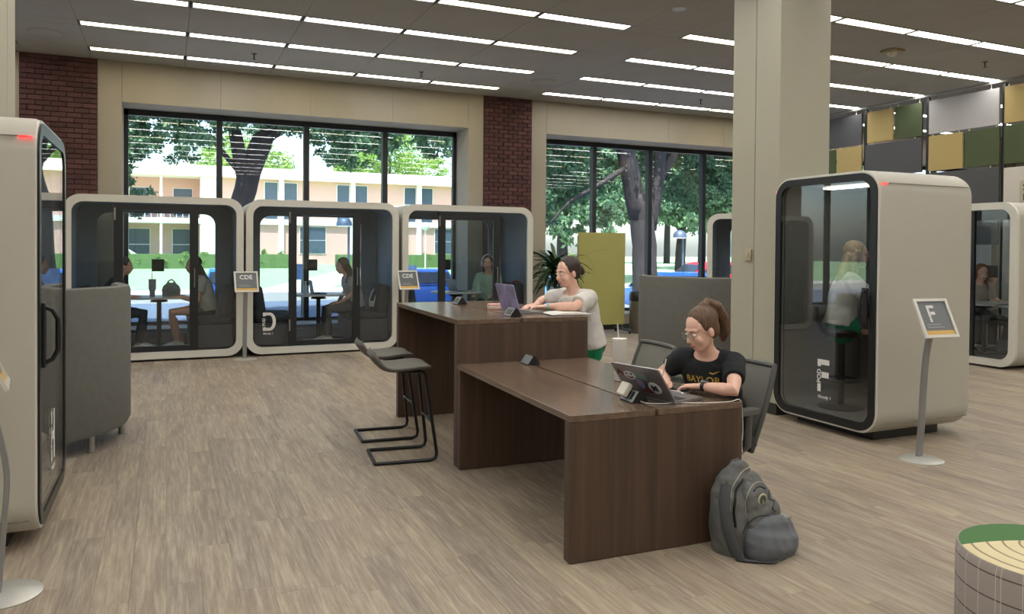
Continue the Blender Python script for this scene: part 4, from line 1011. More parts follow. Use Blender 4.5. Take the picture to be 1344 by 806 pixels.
def make_hand(mb, wrist, d, n_, side, curl=.5, k=1.0):
    d = Vector(d).normalized(); n_ = Vector(n_); n_ = (n_ - d*n_.dot(d)).normalized(); l = d.cross(n_)*side; W = Vector(wrist)
    mb.loft([W-d*.02, W+d*.02, W+d*.055, W+d*.088], [(.024*k, .019*k), (.03*k, .018*k), (.038*k, .016*k), (.036*k, .013*k)], side=l, n=12, round_ends=True)
    for j, (off, L) in enumerate(((.027, .070), (.009, .078), (-.009, .072), (-.026, .057))):
        p = W + d*.08 + l*off*k; pts = [p-d*.02, p]; a = curl*.35; dd = d
        for seg_ in (.45, .32, .25):
            v = d*math.cos(a) + n_*math.sin(a) + l*off*1.5; p = p + v.normalized()*L*seg_; pts.append(p.copy()); a += curl
        mb.loft(pts, [.0095*k, .0095*k, .009*k, .0085*k, .0075*k], n=8, round_ends=True)
    p = W + d*.025 + l*.026*k
    mb.loft([p-l*.01, p + d*.022+l*.016+n_*.006, p+d*.05+l*.026+n_*.014, p+d*.072+l*.024+n_*.02], [.014*k, .0125*k, .0105*k, .0085*k], n=8, round_ends=True)
def seg_pts(a, b, n_): return [Vector(a).lerp(Vector(b), k/n_) for k in range(n_+1)]
def person(label, loc, yaw, hip=.53, lean=15, neck_lean=25, head_yaw=0, head_pitch=15, arms=None, legs=None, shirt=('shirt_white', (205, 202, 196)), pants=None, shoes=(230, 228, 222), hair='long', hmat=None,
           skin=None, voxel=.009, scale=1.0, grp=None, cat='person', socks=None, loose=.0, sleeve=.62, twist=0, roll=0, tl=1.0):
    skin = skin or M_skin; hmat = hmat or H_brown
    t = thing('person', label, cat, loc, yaw, grp)
    Rl = math.radians; ln = Vector((0, math.sin(Rl(lean)), math.cos(Rl(lean)))); P = Vector((0, 0, hip))
    mid = P + ln*.24*tl; l2 = Rl(lean+neck_lean*.45); N = mid + Vector((math.sin(Rl(roll))*.22, math.sin(l2), math.cos(l2)))*.235*tl
    X = Vector((math.cos(Rl(twist)), math.sin(Rl(twist)), 0))
    hl = Rl(lean*.5+neck_lean); Hc = N + Vector((0, math.sin(hl), math.cos(hl)))*.175
    Hm = Matrix.Translation(Hc) @ Matrix.Rotation(Rl(head_yaw), 4, 'Z') @ Matrix.Rotation(Rl(-head_pitch), 4, 'X'); H3 = Hm.to_3x3().to_4x4()
    hp_ = lambda x, y, z: Hm @ Vector((x, y, z))
    body = MB(); top = MB()
    sp = [P-ln*.07, P+ln*.02, P+ln*.12, mid, mid.lerp(N, .45), mid.lerp(N, .78), N+ (N-mid).normalized()*.0]
    rr_ = [(.15, .1), (.165, .115), (.135, .1), (.14, .105), (.155, .11), (.15, .085), (.062, .056)]
    sides = X
    body.loft(sp, rr_, side=sides, n=20, round_ends=True)
    body.loft([N-(N-mid).normalized()*.04, N.lerp(Hc, .4), hp_(0, -.02, -.03)], [.056, .05, .052], n=14)
    # head
    body.ball(hp_(0, -.012, .03), (.074, .092, .088), H3); body.ball(hp_(0, .03, -.03), (.06, .06, .083), H3); body.ball(hp_(0, .048, -.083), (.038, .036, .03), H3)
    body.ball(hp_(0, .066, .028), (.05, .022, .018), H3)
    for s in (-1, 1):
        body.ball(hp_(s*.034, .06, -.032), (.026, .026, .028), H3); body.ball(hp_(s*.078, -.008, -.012), (.01, .02, .03), H3)
    body.loft([hp_(0, .08, .02), hp_(0, .094, -.005), hp_(0, .107, -.026), hp_(0, .092, -.036)], [.009, .0105, .0135, .011], n=10, round_ends=True)
    body.ball(hp_(0, .085, -.06), (.021, .01, .011), H3)
    # arms
    S = {}
    for s, k in ((-1, 'L'), (1, 'R')):
        sh = N - (N-mid).normalized()*.055 + X*s*.155; S[k] = sh
        el, wr, d, n_, cu = arms[k]; el, wr = Vector(el), Vector(wr)
        body.loft([N-(N-mid).normalized()*.05+X*s*.06, sh, sh.lerp(el, .35), sh.lerp(el, .75), el, el.lerp(wr, .3), el.lerp(wr, .7), wr], [.055, .052, .045, .039, .036, .037, .03, .023], n=12, round_ends=True)
        if d is not None: make_hand(body, wr, d, n_, s, cu)
        else: body.ball(wr, (.03, .045, .03))
        top.loft([N-(N-mid).normalized()*.055+X*s*.08, sh, sh.lerp(el, .3), sh.lerp(el, sleeve)], [.068+loose, .066+loose, .062+loose, .058+loose*.8], n=16)
    # legs
    leg_m = MB(); shoe_m = MB(); sock_m = MB()
    for s, k in ((-1, 'L'), (1, 'R')):
        hj = P + X*s*.085 + Vector((0, .0, -.01)); kn, an, toe = (Vector(v) for v in legs[k])
        body.loft([hj, hj.lerp(kn, .5), kn, kn.lerp(an, .3), kn.lerp(an, .7), an], [.088, .072, .054, .055, .042, .035], n=14, round_ends=True)
        fd = (toe-an); fd.z = 0; fd.normalize(); hl_ = an - fd*.05; hl_.z = toe.z + .012
        F = [hl_+Vector((0, 0, .02)), an.lerp(toe, .15)*1+Vector((0, 0, -.02)), an.lerp(toe, .55), toe+Vector((0, 0, .012))]
        F[1].z = toe.z+.04; F[2].z = toe.z+.028
        body.loft([an, hl_+Vector((0, 0, .03))], [.033, .028], n=10, round_ends=True)
        sr_ = [(.036, .034), (.04, .042), (.045, .034), (.034, .02)]
        shoe_m.loft(F, sr_, side=fd.cross(Vector((0, 0, 1))), n=14, round_ends=True)
        if socks: sock_m.loft([an+(kn-an).normalized()*.14, an, hl_+Vector((0, 0, .03))], [.047, .042, .036], n=12)
        if pants:
            c_, L_ = pants[1], pants[2]; q = hj.lerp(kn, .5)
            if L_ < 1: leg_m.loft([hj, hj.lerp(kn, .3), hj.lerp(kn, L_)], [.105, .1, .1], n=16)
            else: leg_m.loft([hj, q, kn, kn.lerp(an, .5), kn.lerp(an, .96)], [.102, .088, .07, .062, .056], n=14)
    b = link('body', fuse(body, voxel, 2, 'body'), skin, t)
    top.loft([P-ln*.03, P+ln*.06, P+ln*.15, mid, mid.lerp(N, .45), mid.lerp(N, .8), N-(N-mid).normalized()*.012], [(r0+.02+loose, r1+.02+loose) for r0, r1 in ((.165, .13), (.16, .118), (.142, .11), (.146, .11), (.152, .11), (.14, .078), (.062, .056))], side=sides, n=24)
    sh_ = link('shirt', fuse(top, max(voxel, .008), 5, 'shirt', .008+loose*.2, 9, len(label)), mat(shirt[0], shirt[1], .9, bump=.15, bscale=150), t)
    if pants:
        leg_m.loft([P-ln*.085, P-ln*.02, P+ln*.07], [(.16, .125), (.178, .135), (.155, .12)], side=sides, n=20, round_ends=True)
        link('trousers' if pants[2] >= 1 else 'shorts', fuse(leg_m, max(voxel, .009), 4, 'bottoms', .005, 10, 3), mat(pants[0], pants[1], .9), t)
    if shoes: link('shoes', fuse(shoe_m, max(voxel, .008), 2, 'shoes'), mat('shoe_%d' % shoes[0], shoes, .7), t)
    if socks: link('socks', fuse(sock_m, max(voxel, .008), 2, 'socks'), mat('socks_white', (220, 218, 212), .9), t)
    # face details
    for s in (-1, 1):
        e = MB().ball(hp_(s*.03, .0805, .008), (.0135, .009, .0075), H3).build('eye', M_eye, t); MB().ball(hp_(s*.03, .0865, .0065), (.0058, .0045, .0058), H3, 10, 8).build('iris', M_iris, e)
        MB().loft([hp_(s*.015, .089, .03), hp_(s*.032, .089, .035), hp_(s*.05, .076, .029)], [.003, .0036, .002], n=6).build('eyebrow', hmat, t)
    MB().ball(hp_(0, .0905, -.0585), (.02, .0075, .0042), H3).ball(hp_(0, .0895, -.0665), (.017, .0075, .005), H3).build('lips', M_lip, t)
    # hair
    hr = MB(); hr.ball(hp_(0, -.034, .048), (.0835, .096, .086), H3, 20, 14); hr.ball(hp_(0, -.055, -.01), (.075, .062, .075), H3)
    for s in (-1, 1): hr.ball(hp_(s*.064, -.012, .035), (.018, .042, .045), H3)
    if hair == 'ponytail':
        hr.ball(hp_(0, -.075, .115), (.032, .032, .03), H3)
        hr.loft([hp_(0, -.07, .11), hp_(0, -.105, .125), hp_(0, -.145, .085), hp_(.01, -.165, .0), hp_(.015, -.16, -.09), hp_(.02, -.14, -.15)], [(.022, .022), (.034, .028), (.052, .036), (.062, .042), (.052, .036), (.012, .012)], side=H3.to_3x3() @ Vector((1, 0, 0)), n=14)
    elif hair == 'bun':
        hr.ball(hp_(0, -.125, -.005), (.046, .04, .046), H3); hr.ball(hp_(.02, -.14, .015), (.03, .026, .03), H3); hr.ball(hp_(-.018, -.138, -.025), (.028, .026, .028), H3); hr.ball(hp_(0, -.095, -.01), (.035, .03, .035), H3)
    elif hair == 'long':
        back = -(ln*.35) + Vector((0, -.02, 0))
        for x, dl, w_ in ((0, .36, .05), (-.05, .33, .036), (.05, .33, .036)):
            a = hp_(x, -.06, .0); b_ = N + X*x*1.4 + Vector((0, -.085, -.01)); c_ = P + ln*(.5-dl) + X*x*1.3 + Vector((0, -.115, 0))
            hr.loft([a, a.lerp(b_, .5), b_, b_.lerp(c_, .6), c_], [(w_+.02, .045), (w_+.024, .042), (w_+.026, .034), (w_+.02, .026), (w_*.5, .01)], side=X, n=12)
        for s in (-1, 1): hr.loft([hp_(s*.07, -.005, .04), hp_(s*.082, -.01, -.04), N+X*s*.085+Vector((0, .0, .03)), N+X*s*.1+Vector((0, .06, -.11))], [(.02, .04), (.022, .04), (.028, .034), (.012, .014)], n=10)
    elif hair == 'short': pass
    link('hair', fuse(hr, max(voxel*.8, .006), 2, 'hair', .0025, 25, 1), hmat, t)
    return t, sh_, Hm, S
def loc_of(loc, yaw):
    M = Matrix.Translation(loc) @ Matrix.Rotation(yaw, 4, 'Z'); Mi = M.inverted(); return (lambda x, y, z: Mi @ Vector((x, y, z))), (lambda x, y, z: Mi.to_3x3() @ Vector((x, y, z)))
def face_yaw(fx, fy): return math.atan2(-fx, fy)
# seated legs helper: knees forward, feet on floor zf
def sit_legs(hip, zf, kx=.11, ky=.42, fy=.40, kz=None):
    kz = kz if kz is not None else zf+.45
    return {'L': ((-kx, ky, kz), (-kx, fy, zf+.08), (-kx-.01, fy+.16, zf)), 'R': ((kx, ky, kz), (kx, fy, zf+.08), (kx+.01, fy+.16, zf))}

# ---- woman in the black shirt at the low desk
loc = Vector((3.06, 3.76, 0)); yw = face_yaw(-.86, -.50); L, V = loc_of(loc, yw)
arms = {'L': (L(2.842, 3.352, .80), L(2.785, 3.565, .79), V(-.5, .62, -.05), V(-.1, 0, -1), .55),
        'R': (L(2.80, 3.98, .80), L(2.715, 3.80, .79), V(-.75, -.55, -.02), V(0, 0, -1), .5)}
legs = {'L': (L(2.66, 3.56, .52), L(2.62, 3.55, .085), L(2.47, 3.5, .0)), 'R': (L(2.68, 3.95, .52), L(2.60, 4.36, .085), L(2.50, 4.50, .0))}
p2, shirt2, H2, _ = person('woman in black shirt with gold lettering and glasses, high ponytail, writing at laptop', loc, yw, .545, 17, 26, -28, 24, arms, legs, ('shirt_black', (22, 27, 32)), ('shorts_black', (30, 32, 36), .6), (34, 34, 38), 'ponytail', H_brown, voxel=.0055, loose=.006, tl=.96)
# lettering wrapped on the shirt front
def wrap(txt, size, obj, origin, xdir, ydir, ray, m, name, bold=0, off=.0015, arch=0):
    me = text_mesh(txt, size, 0, bold, 'CENTER', 1.05); bm = bmesh.new(); bm.from_mesh(me)
    bmesh.ops.subdivide_edges(bm, edges=[e for e in bm.edges if e.calc_length() > size*.12], cuts=3, use_grid_fill=True); bmesh.ops.triangulate(bm, faces=bm.faces)
    bv = BVHTree.FromPolygons([v.co for v in obj.data.vertices], [p.vertices[:] for p in obj.data.polygons])
    for v in bm.verts:
        q = Vector(origin) + Vector(xdir)*v.co.x + Vector(ydir)*(v.co.y + arch*(v.co.x/size)**2*size); h = bv.ray_cast(q - Vector(ray)*.5, ray)
        v.co = (h[0] + h[1]*off) if h[0] is not None else q
        if h[0] is not None and h[1].dot(Vector(ray)) > 0: v.co = h[0] - h[1]*off
    bm.to_mesh(me); bm.free(); return link(name, me, m, obj)
fwd = Vector((0, 1, 0)); M_gold = mat('print_gold', (190, 160, 60), .6); M_navy = mat('print_black', (18, 22, 24), .8)
wrap('BAYLOR', .054, shirt2, (.006, 0, .795), (-1, 0, 0), (0, 0, 1), (0, -1, 0), M_gold, 'shirt_lettering', .0008, .002, -.012)
sw = MB().add([(-.03, -.004, 0), (-.01, -.011, 0), (.03, .012, 0), (-.012, -.004, 0), (-.024, .004, 0)], [(0, 1, 2, 3, 4)]).mesh('swoosh')
bv = BVHTree.FromPolygons([v.co for v in shirt2.data.vertices], [p.vertices[:] for p in shirt2.data.polygons])
for v in sw.vertices:
    q = Vector((-.07-v.co.x, .5, .858+v.co.y)); h = bv.ray_cast(q, (0, -1, 0)); v.co = h[0]+Vector((0, .003, 0)) if h[0] else q
link('chest_mark', sw, M_gold, shirt2)
# glasses
gl = bpy.data.objects.new('glasses', None); COL.objects.link(gl); gl.parent = p2
gm = mat('glasses_wire', (150, 140, 128), .3, .7)
for s in (-1, 1):
    c = [(s*.032+.023*math.cos(a*.5236), .101, .004+.02*math.sin(a*.5236)) for a in range(12)]
    MB().tube([H2 @ Vector(p) for p in c], .0014, 6, True).build('rim', gm, gl)
    MB().prism([(p[0], p[2]) for p in c], H2 @ basis((0, .101, 0), (1, 0, 0), (0, 0, 1)), .0008).build('lens', M_wglass, gl)
    MB().tube([H2 @ Vector(p) for p in ((s*.055, .1, .01), (s*.076, .07, .012), (s*.082, -.01, .008))], .0014, 6).build('temple', gm, gl)
MB().tube([H2 @ Vector(p) for p in ((-.009, .101, .008), (0, .105, .011), (.009, .101, .008))], .0014, 6).build('bridge', gm, gl)
def band(parent, wr, el, r, m, nm):
    wr, el = Vector(wr), Vector(el); d = (el-wr).normalized(); MB().loft([wr+d*.012, wr+d*.034], [r, r], n=16).build(nm, m, parent)
band(p2, arms['L'][1], arms['L'][0], .03, M_black, 'watch_strap')
MB().box(-.018, .018, -.02, .02, -.005, .006, Matrix.Translation(arms['L'][1]+(arms['L'][0]-arms['L'][1]).normalized()*.024+Vector((0, 0, .031))), bev=.003).build('watch_face', M_chrome, p2)

# ---- woman in white at the tall desk
loc = Vector((3.17, 5.59, 0)); yw = face_yaw(-.985, -.17); L, V = loc_of(loc, yw)
arms = {'L': (L(2.93, 5.335, 1.115), L(2.80, 5.56, 1.1), V(-.6, .55, -.05), V(0, 0, -1), .5), 'R': (L(2.95, 5.93, 1.13), L(2.79, 5.74, 1.1), V(-.8, -.2, -.05), V(0, 0, -1), .5)}
legs = {'L': (L(2.76, 5.56, .72), L(2.83, 5.55, .375), L(2.68, 5.54, .31)), 'R': (L(2.76, 5.75, .72), L(2.83, 5.76, .375), L(2.68, 5.76, .31))}
p1, shirt1, H1, _ = person('woman in loose white shirt and green shorts with low bun, typing at tall desk', loc, yw, .795, 11, 20, 0, 13, arms, legs, ('shirt_white', (206, 203, 198)), ('shorts_green', (20, 132, 92), .45), (225, 222, 216), 'bun', H_dark, voxel=.0065, loose=.016, sleeve=.72, tl=.92)
for q_ in ((-.02, 1.13), (.02, 1.11), (.0, 1.08), (-.03, 1.065)):
    pass
wrap('ho', .1, shirt1, (.02, 0, 1.08), (-1, 0, 0), (0, 0, 1), (0, -1, 0), mat('print_slate', (120, 126, 132), .8), 'shirt_print', .001)
band(p1, arms['L'][1], arms['L'][0], .029, mat('watch_mint', (150, 190, 176), .5), 'watch_strap')

# ---- woman inside pod F
loc = Vector((5.60, 5.16, 0)); yw = face_yaw(.74, -.67); L, V = loc_of(loc, yw)
arms = {'L': (L(5.92, 5.12, 1.14), L(6.0, 4.92, 1.30), V(.1, -.1, 1), V(-.6, .3, 0), .7), 'R': (L(5.66, 4.86, 1.10), L(5.88, 4.78, 1.155), V(1, .1, 0), V(0, 0, -1), .4)}
legs = {'L': (L(5.95, 5.03, .86), L(5.93, 5.0, .50), L(6.05, 4.93, .43)), 'R': (L(5.86, 4.86, .86), L(5.84, 4.85, .50), L(5.96, 4.77, .43))}
person('woman in white shirt on high stool inside the pod lettered F', loc, yw, .93, 6, 14, 0, 8, arms, legs, ('shirt_white', (206, 203, 198)), ('shorts_green', (20, 132, 92), .35), (60, 60, 62), 'long', H_blond, voxel=.009, loose=.012, sleeve=.8, tl=.92)
t = thing('high_stool', 'black high stool with foot ring inside the pod lettered F', 'stool', (5.60, 5.16, .14), yw)
MB().loft([(0, 0, .655), (0, 0, .70), (0, 0, .73)], [(.17, .16), (.2, .19), (.18, .17)], side=(1, 0, 0), n=24).build('seat', M_black, t)
MB().loft([(0, -.17, .70), (0, -.2, .80), (0, -.215, .9)], [(.15, .025), (.17, .02), (.14, .018)], side=(1, 0, 0), n=16, round_ends=True).build('backrest', M_black, t)
MB().cyl((0, 0), .03, .03, .66, 14).build('column', M_black, t); MB().lathe([(.001, 0), (.2, 0), (.2, .012), (.03, .035)], 30).build('base', M_black, t)
MB().tube([(.16*a, .16*b, .26) for a, b in dome_pts(20)], .011, 8, True).build('foot_ring', M_black, t); MB().box(-.16, .16, -.012, .012, .25, .27).build('ring_spoke', M_black, t)
t = thing('shoulder_bag', 'small black bag hanging on the pod shelf edge inside pod F', 'bag', (5.62, 4.66, .98)) if False else None

# ---- people in the row of pods (seats at z .57, floor at z .11)
def simple_arms(fwd=.3, z=.82, dx=.2): return {'L': ((-.22, .12, z-.06), (-dx*.5, fwd, z), Vector((.1, 1, 0)), Vector((0, 0, -1)), .5), 'R': ((.22, .12, z-.06), (dx*.5, fwd, z), Vector((-.1, 1, 0)), Vector((0, 0, -1)), .5)}
loc = Vector((.52, PY+.58, 0)); yw = face_yaw(-1, -.05)
lg = sit_legs(.65, .115, .1, .46, .38, .60); lg['L'] = ((-.06, .46, .62), (.06, .36, .24), (.0, .52, .115))
person('person in pale shirt and dark shorts with long dark hair, reaching over the pod table', loc, yw, .66, 8, 20, 0, 8, simple_arms(.38, .84, .3), lg, ('shirt_pale', (168, 164, 156)), ('shorts_dark', (40, 42, 46), .45), (200, 198, 192), 'long', H_dark, M_skin2, .011, loose=.02)
loc = Vector((-.74, PY+.58, 0)); yw = face_yaw(1, -.05)
person('person in dark clothes with dark hair, mostly behind the curved sofa', loc, yw, .66, 12, 20, 0, 12, simple_arms(.3, .84, .3), sit_legs(.65, .115, .1, .44, .4, .60), ('shirt_dark', (48, 50, 54)), ('trousers_dark', (40, 42, 48), 1.0), (205, 203, 198), 'short', H_dark, M_skin2, .012)
loc = Vector((2.70, PY+.58, 0)); yw = face_yaw(-1, -.12)
person('person with very long hair in light top and grey trousers seated beside a backpack', loc, yw, .66, 10, 26, 0, 18, {'L': ((-.2, .1, .86), (-.06, .26, .70), Vector((.2, 1, 0)), Vector((0, 0, -1)), .4), 'R': ((.2, .1, .86), (.06, .26, .70), Vector((-.2, 1, 0)), Vector((0, 0, -1)), .4)},
       sit_legs(.65, .115, .08, .46, .46, .60), ('shirt_light', (170, 168, 166)), ('trousers_grey', (70, 72, 74), 1.0), (190, 186, 180), 'long', hair_mat('hair_ash', (84, 70, 56), (126, 106, 84)), M_skin, .011)
loc = Vector((4.98, PY+.62, 0)); yw = face_yaw(-.62, -.78)
pE, _, HE, _ = person('person wearing white headphones and mint sweater in the pod behind the tall desk', loc, yw, .66, 2, 12, 0, 8, simple_arms(.32, .78, .3), sit_legs(.65, .115, .1, .40, .34, .60), ('sweater_mint', (150, 172, 152)), ('trousers_grey', (70, 72, 74), 1.0), (190, 186, 180), 'short', H_dark, M_skin2, .011, loose=.02, sleeve=1.25)
hd = bpy.data.objects.new('headphones', None); COL.objects.link(hd); hd.parent = pE
for s in (-1, 1): MB().ball(HE @ Vector((s*.1, -.01, -.01)), (.028, .042, .05), HE.to_3x3().to_4x4()).build('ear_cup', M_rim, hd)
MB().tube([HE @ Vector((.105*math.cos(a), -.01, .02+.13*math.sin(a))) for a in [math.pi*k/12 for k in range(13)]], .011, 8).build('headband', M_rim, hd)
# ---- people by the far pod
loc = Vector((11.15, 7.78, 0)); yw = face_yaw(-.55, -.83)
person('person with long red hair seated at table inside the pod under the panels', loc, yw, .66, 14, 24, 0, 14, simple_arms(.32, .83, .3), sit_legs(.65, .115, .1, .40, .38, .60), ('shirt_cream', (186, 172, 156)), ('trousers_dark', (40, 42, 48), 1.0), (60, 60, 62), 'long', H_red, M_skin, .012)
loc = Vector((11.80, 8.15, 0)); yw = face_yaw(.35, -.93)
person('person with dark hair drinking, seated beyond the pod under the panels', loc, yw, .55, 6, 14, 0, 4, {'L': ((-.2, .14, .82), (-.05, .30, .78), Vector((.1, 1, 0)), Vector((0, 0, -1)), .5), 'R': ((.24, .2, .86), (.06, .22, 1.1), Vector((-.2, .1, 1)), Vector((-.6, -.4, 0)), .8)},
       sit_legs(.55, .0, .1, .42, .38, .47), ('shirt_grey', (120, 122, 124)), ('trousers_dark', (40, 42, 48), 1.0), (60, 60, 62), 'short', H_dark, M_skin2, .012)
# ================================================================ small things
M_lap = mat('laptop_silver', (150, 150, 152), .35, .7); M_key = mat('laptop_keys', (36, 37, 40), .6); M_scr = mat('laptop_screen', (20, 22, 26), .15, emit=(120, 150, 190), estr=.35)
M_cable = mat('white_cable', (215, 214, 210), .5)
def laptop(loc, rz, lab, m=None, w=.31, d=.215, ang=108, lid_m=None):
    """user sits on +x side, hinge along y at x=0"""
    m = m or M_lap; t = thing('laptop', lab, 'laptop', loc, rz)
    b = MB().prism(rrect(d, w, .012, 4, d/2, 0), I4, .014).build('base', m, t)
    MB().box(.02, .115, -w/2+.02, w/2-.02, .0142, .0155).build('keyboard', M_key, b); MB().box(.125, .20, -.055, .055, .0142, .0148).build('trackpad', mat('trackpad', (128, 128, 130), .4, .5), b)
    A = basis((0, 0, .014), (0, 1, 0), (math.cos(math.radians(ang)), 0, math.sin(math.radians(ang))))   # local x along hinge, y up the lid, z = facing
    L = bpy.data.objects.new('lid', None); COL.objects.link(L); L.parent = t; L.matrix_local = A
    MB().prism(rrect(w, d, .012, 4, 0, d/2), Matrix.Translation((0, 0, -.004)), .008).build('lid_shell', lid_m or m, L)
    MB().prism([(-w/2+.012, .014), (w/2-.012, .014), (w/2-.012, d-.012), (-w/2+.012, d-.012)], Matrix.Translation((0, 0, .004)), .001).build('screen', M_scr, L)
    return t, L
def sticker(L, x, y, r, m, name='sticker', sy=1.0, z=-.005):
    return MB().prism([(x+r*a, y+r*sy*b) for a, b in dome_pts(22)], Matrix.Translation((0, 0, z)), .001).build(name, m, L)
# laptop of the woman in black: hinge from (2.43,3.42) to (2.50,3.90)
lp2, L2 = laptop((2.440, 3.555, .744), math.radians(14), 'silver laptop with stickers on its lid on the low desk', w=.345, d=.235, ang=128)
LB = basis((0, 0, 0), (-1, 0, 0), (0, 1, 0))   # outside of the lid: mirrored x
Sx = lambda x: x
M_stw = mat('sticker_white', (220, 220, 224), .5); M_stk = mat('sticker_ink', (34, 36, 44), .5); M_str = mat('sticker_maroon', (120, 48, 60), .5); M_stt = mat('sticker_teal', (120, 150, 150), .5); M_stp = mat('sticker_lilac', (150, 140, 180), .5)
# seen from behind, the far side (+y hinge side) is at picture left
s1 = sticker(L2, .07, .155, .043, M_stw, sy=.72)
MB().prism([(.045, .142), (.07, .135), (.095, .145), (.09, .15), (.07, .143), (.05, .149)], Matrix.Translation((0, 0, -.0062)), .001).build('sticker_mark', M_stk, s1)
for x in (.053, .088): sticker(s1, x, .168, .007, M_stk, 'sticker_mark', z=-.0062)
s2 = sticker(L2, -.075, .085, .043, M_stw); s2b = sticker(s2, -.075, .085, .036, mat('sticker_blue', (196, 206, 222), .5), 'sticker_field', z=-.0062)
link('sticker_letter', text_mesh('M', .05, .0005, .004, 'CENTER'), M_stk, s2, basis((-.075, .067, -.0075), (-1, 0, 0), (0, 1, 0)))
s3 = MB().prism([(-.05, .14), (.02, .14), (.02, .175), (-.05, .175)], Matrix.Translation((0, 0, -.005)), .001).build('sticker', M_stt, L2)
sticker(L2, .02, .10, .028, M_stp, sy=1.2); sticker(L2, -.02, .055, .034, M_str, sy=.6)
link('lid_letter', text_mesh('A', .07, .0005, .001, 'CENTER'), M_str, L2, basis((.138, .15, -.006), (-1, 0, 0), (0, 1, 0)))
# laptop of the woman in white
lp1, L1 = laptop((2.50, 5.60, 1.058), math.radians(2), 'laptop with galaxy coloured lid in front of woman in white', w=.33, d=.22, ang=106, lid_m=mat('galaxy_lid', (142, 136, 176), .3, var=.45, vscale=9))
laptop((2.05, PY+.66, .836), math.radians(0), 'dark open laptop on the table in the pod lettered D', mat('laptop_black', (44, 46, 50), .4, .3), w=.30, d=.2, ang=100)
laptop((4.36, PY+.66, .836), math.radians(10), 'grey open laptop on the table in the pod behind the tall desk', w=.30, d=.2, ang=110)
# tumbler
def tumbler(loc, lab, r, h, m, straw=True, handle=True, hs=1):
    t = thing('tumbler', lab, 'tumbler', loc)
    MB().lathe([(r*.66, 0), (r*.7, .004), (r*.76, h*.35), (r*.98, h*.42), (r, h*.9), (r*1.0, h*.93)], 28).build('cup', m, t)
    MB().lathe([(r*1.02, h*.93), (r*1.04, h*.95), (r*1.02, h), (r*.7, h*1.012), (.001, h*1.012)], 28).build('lid', m, t)
    if straw: MB().tube([(.0, r*.3, h), (-.006, r*.36, h+.09)], .0048).build('straw', M_rim, t)
    if handle: MB().tube([(0, hs*r*.98, h*.85), (0, hs*(r+.03), h*.83), (0, hs*(r+.036), h*.65), (0, hs*(r+.03), h*.5), (0, hs*r*.95, h*.47)], .008).build('handle', m, t)
tumbler((2.60, 4.14, .744), 'white insulated tumbler with straw on the low desk', .047, .265, mat('tumbler_white', (214, 212, 206), .4), True, False)
tumbler((-.185, PY+.58, .836), 'tall lilac tumbler with handle on table in the first pod', .048, .25, mat('tumbler_lilac', (150, 140, 150), .45), True, True, 1)
t = thing('pen', 'white stylus held above the laptop lid on the low desk', 'pen', (2.70, 3.80, .79)); MB().loft([(-.01, .02, -.01), (.0, .0, .09), (.004, -.008, .13)], [.003, .0045, .0045]).build('barrel', M_rim, t); MB().loft([(-.0125, .025, -.022), (-.01, .02, -.01)], [.001, .003]).build('tip', M_stk, t)
t = thing('phone', 'white phone lying by the laptop keyboard on the low desk', 'phone', (2.72, 3.70, .744), .3); MB().prism(rrect(.07, .145, .012, 4), I4, .008).build('body', M_rim, t); MB().prism(rrect(.064, .139, .01, 4), Matrix.Translation((0, 0, .008)), .0006).build('screen', M_key, t)
def cable(pts, r, lab, nm='charging_cable', m=None):
    P = [Vector(p) for p in pts]; out = []
    for i in range(len(P)-1):
        p0, p1, p2, p3 = P[max(i-1, 0)], P[i], P[i+1], P[min(i+2, len(P)-1)]
        for k in range(8):
            u = k/8; out.append(.5*((2*p1)+(p2-p0)*u+(2*p0-5*p1+4*p2-p3)*u*u+(3*p1-p0-3*p2+p3)*u**3))
    out.append(P[-1]); o = MB().loft(out, [r]*len(out), n=6).build(nm, m or M_cable); tag(o, lab, 'cable'); return o
cable([(2.315, 3.60, .80), (2.335, 3.50, .75), (2.40, 3.42, .748), (2.50, 3.42, .748), (2.60, 3.48, .748), (2.67, 3.60, .76), (2.60, 3.68, .765)], .0028, 'white charging cable running from charger past the stickered laptop')
cable([(2.48, 3.43, .748), (2.60, 3.36, .748), (2.72, 3.33, .748), (2.80, 3.325, .748), (2.86, 3.34, .752), (2.882, 3.34, .735), (2.895, 3.345, .68), (2.90, 3.345, .58), (2.89, 3.34, .5), (2.878, 3.32, .46)], .0028, 'white cable looping over the low desk edge and hanging down')
# open notebook and pink box on tall desk
t = thing('notebook', 'open white notebook on the tall desk edge beside watch wearing arm', 'notebook', (2.86, 5.33, 1.058), math.radians(-8))
for s in (-1, 1):
    rings = [[(x, y, z) for x, z in ((s*.0, .012), (s*.04, .018), (s*.11, .012), (s*.165, .006), (s*.165, .0), (s*.0, .0))] for y in (-.125, .125)]
    MB().rings(rings, smooth=False).build('page_block', mat('paper_white', (222, 220, 214), .8), t)
MB().box(-.17, .17, -.128, .128, -.0, .0025).build('cover', mat('notebook_cover', (60, 66, 80), .6), t)
t = thing('snack_box', 'pink and white striped box on the tall desk behind power wedge', 'box', (2.56, 5.93, 1.058), math.radians(-14))
MB().box(-.11, .11, -.06, .06, 0, .045, bev=.003).build('carton', mat('carton_pink', (214, 164, 152), .6), t); MB().box(-.111, .111, -.061, .061, .016, .029).build('white_band', M_rim, t)
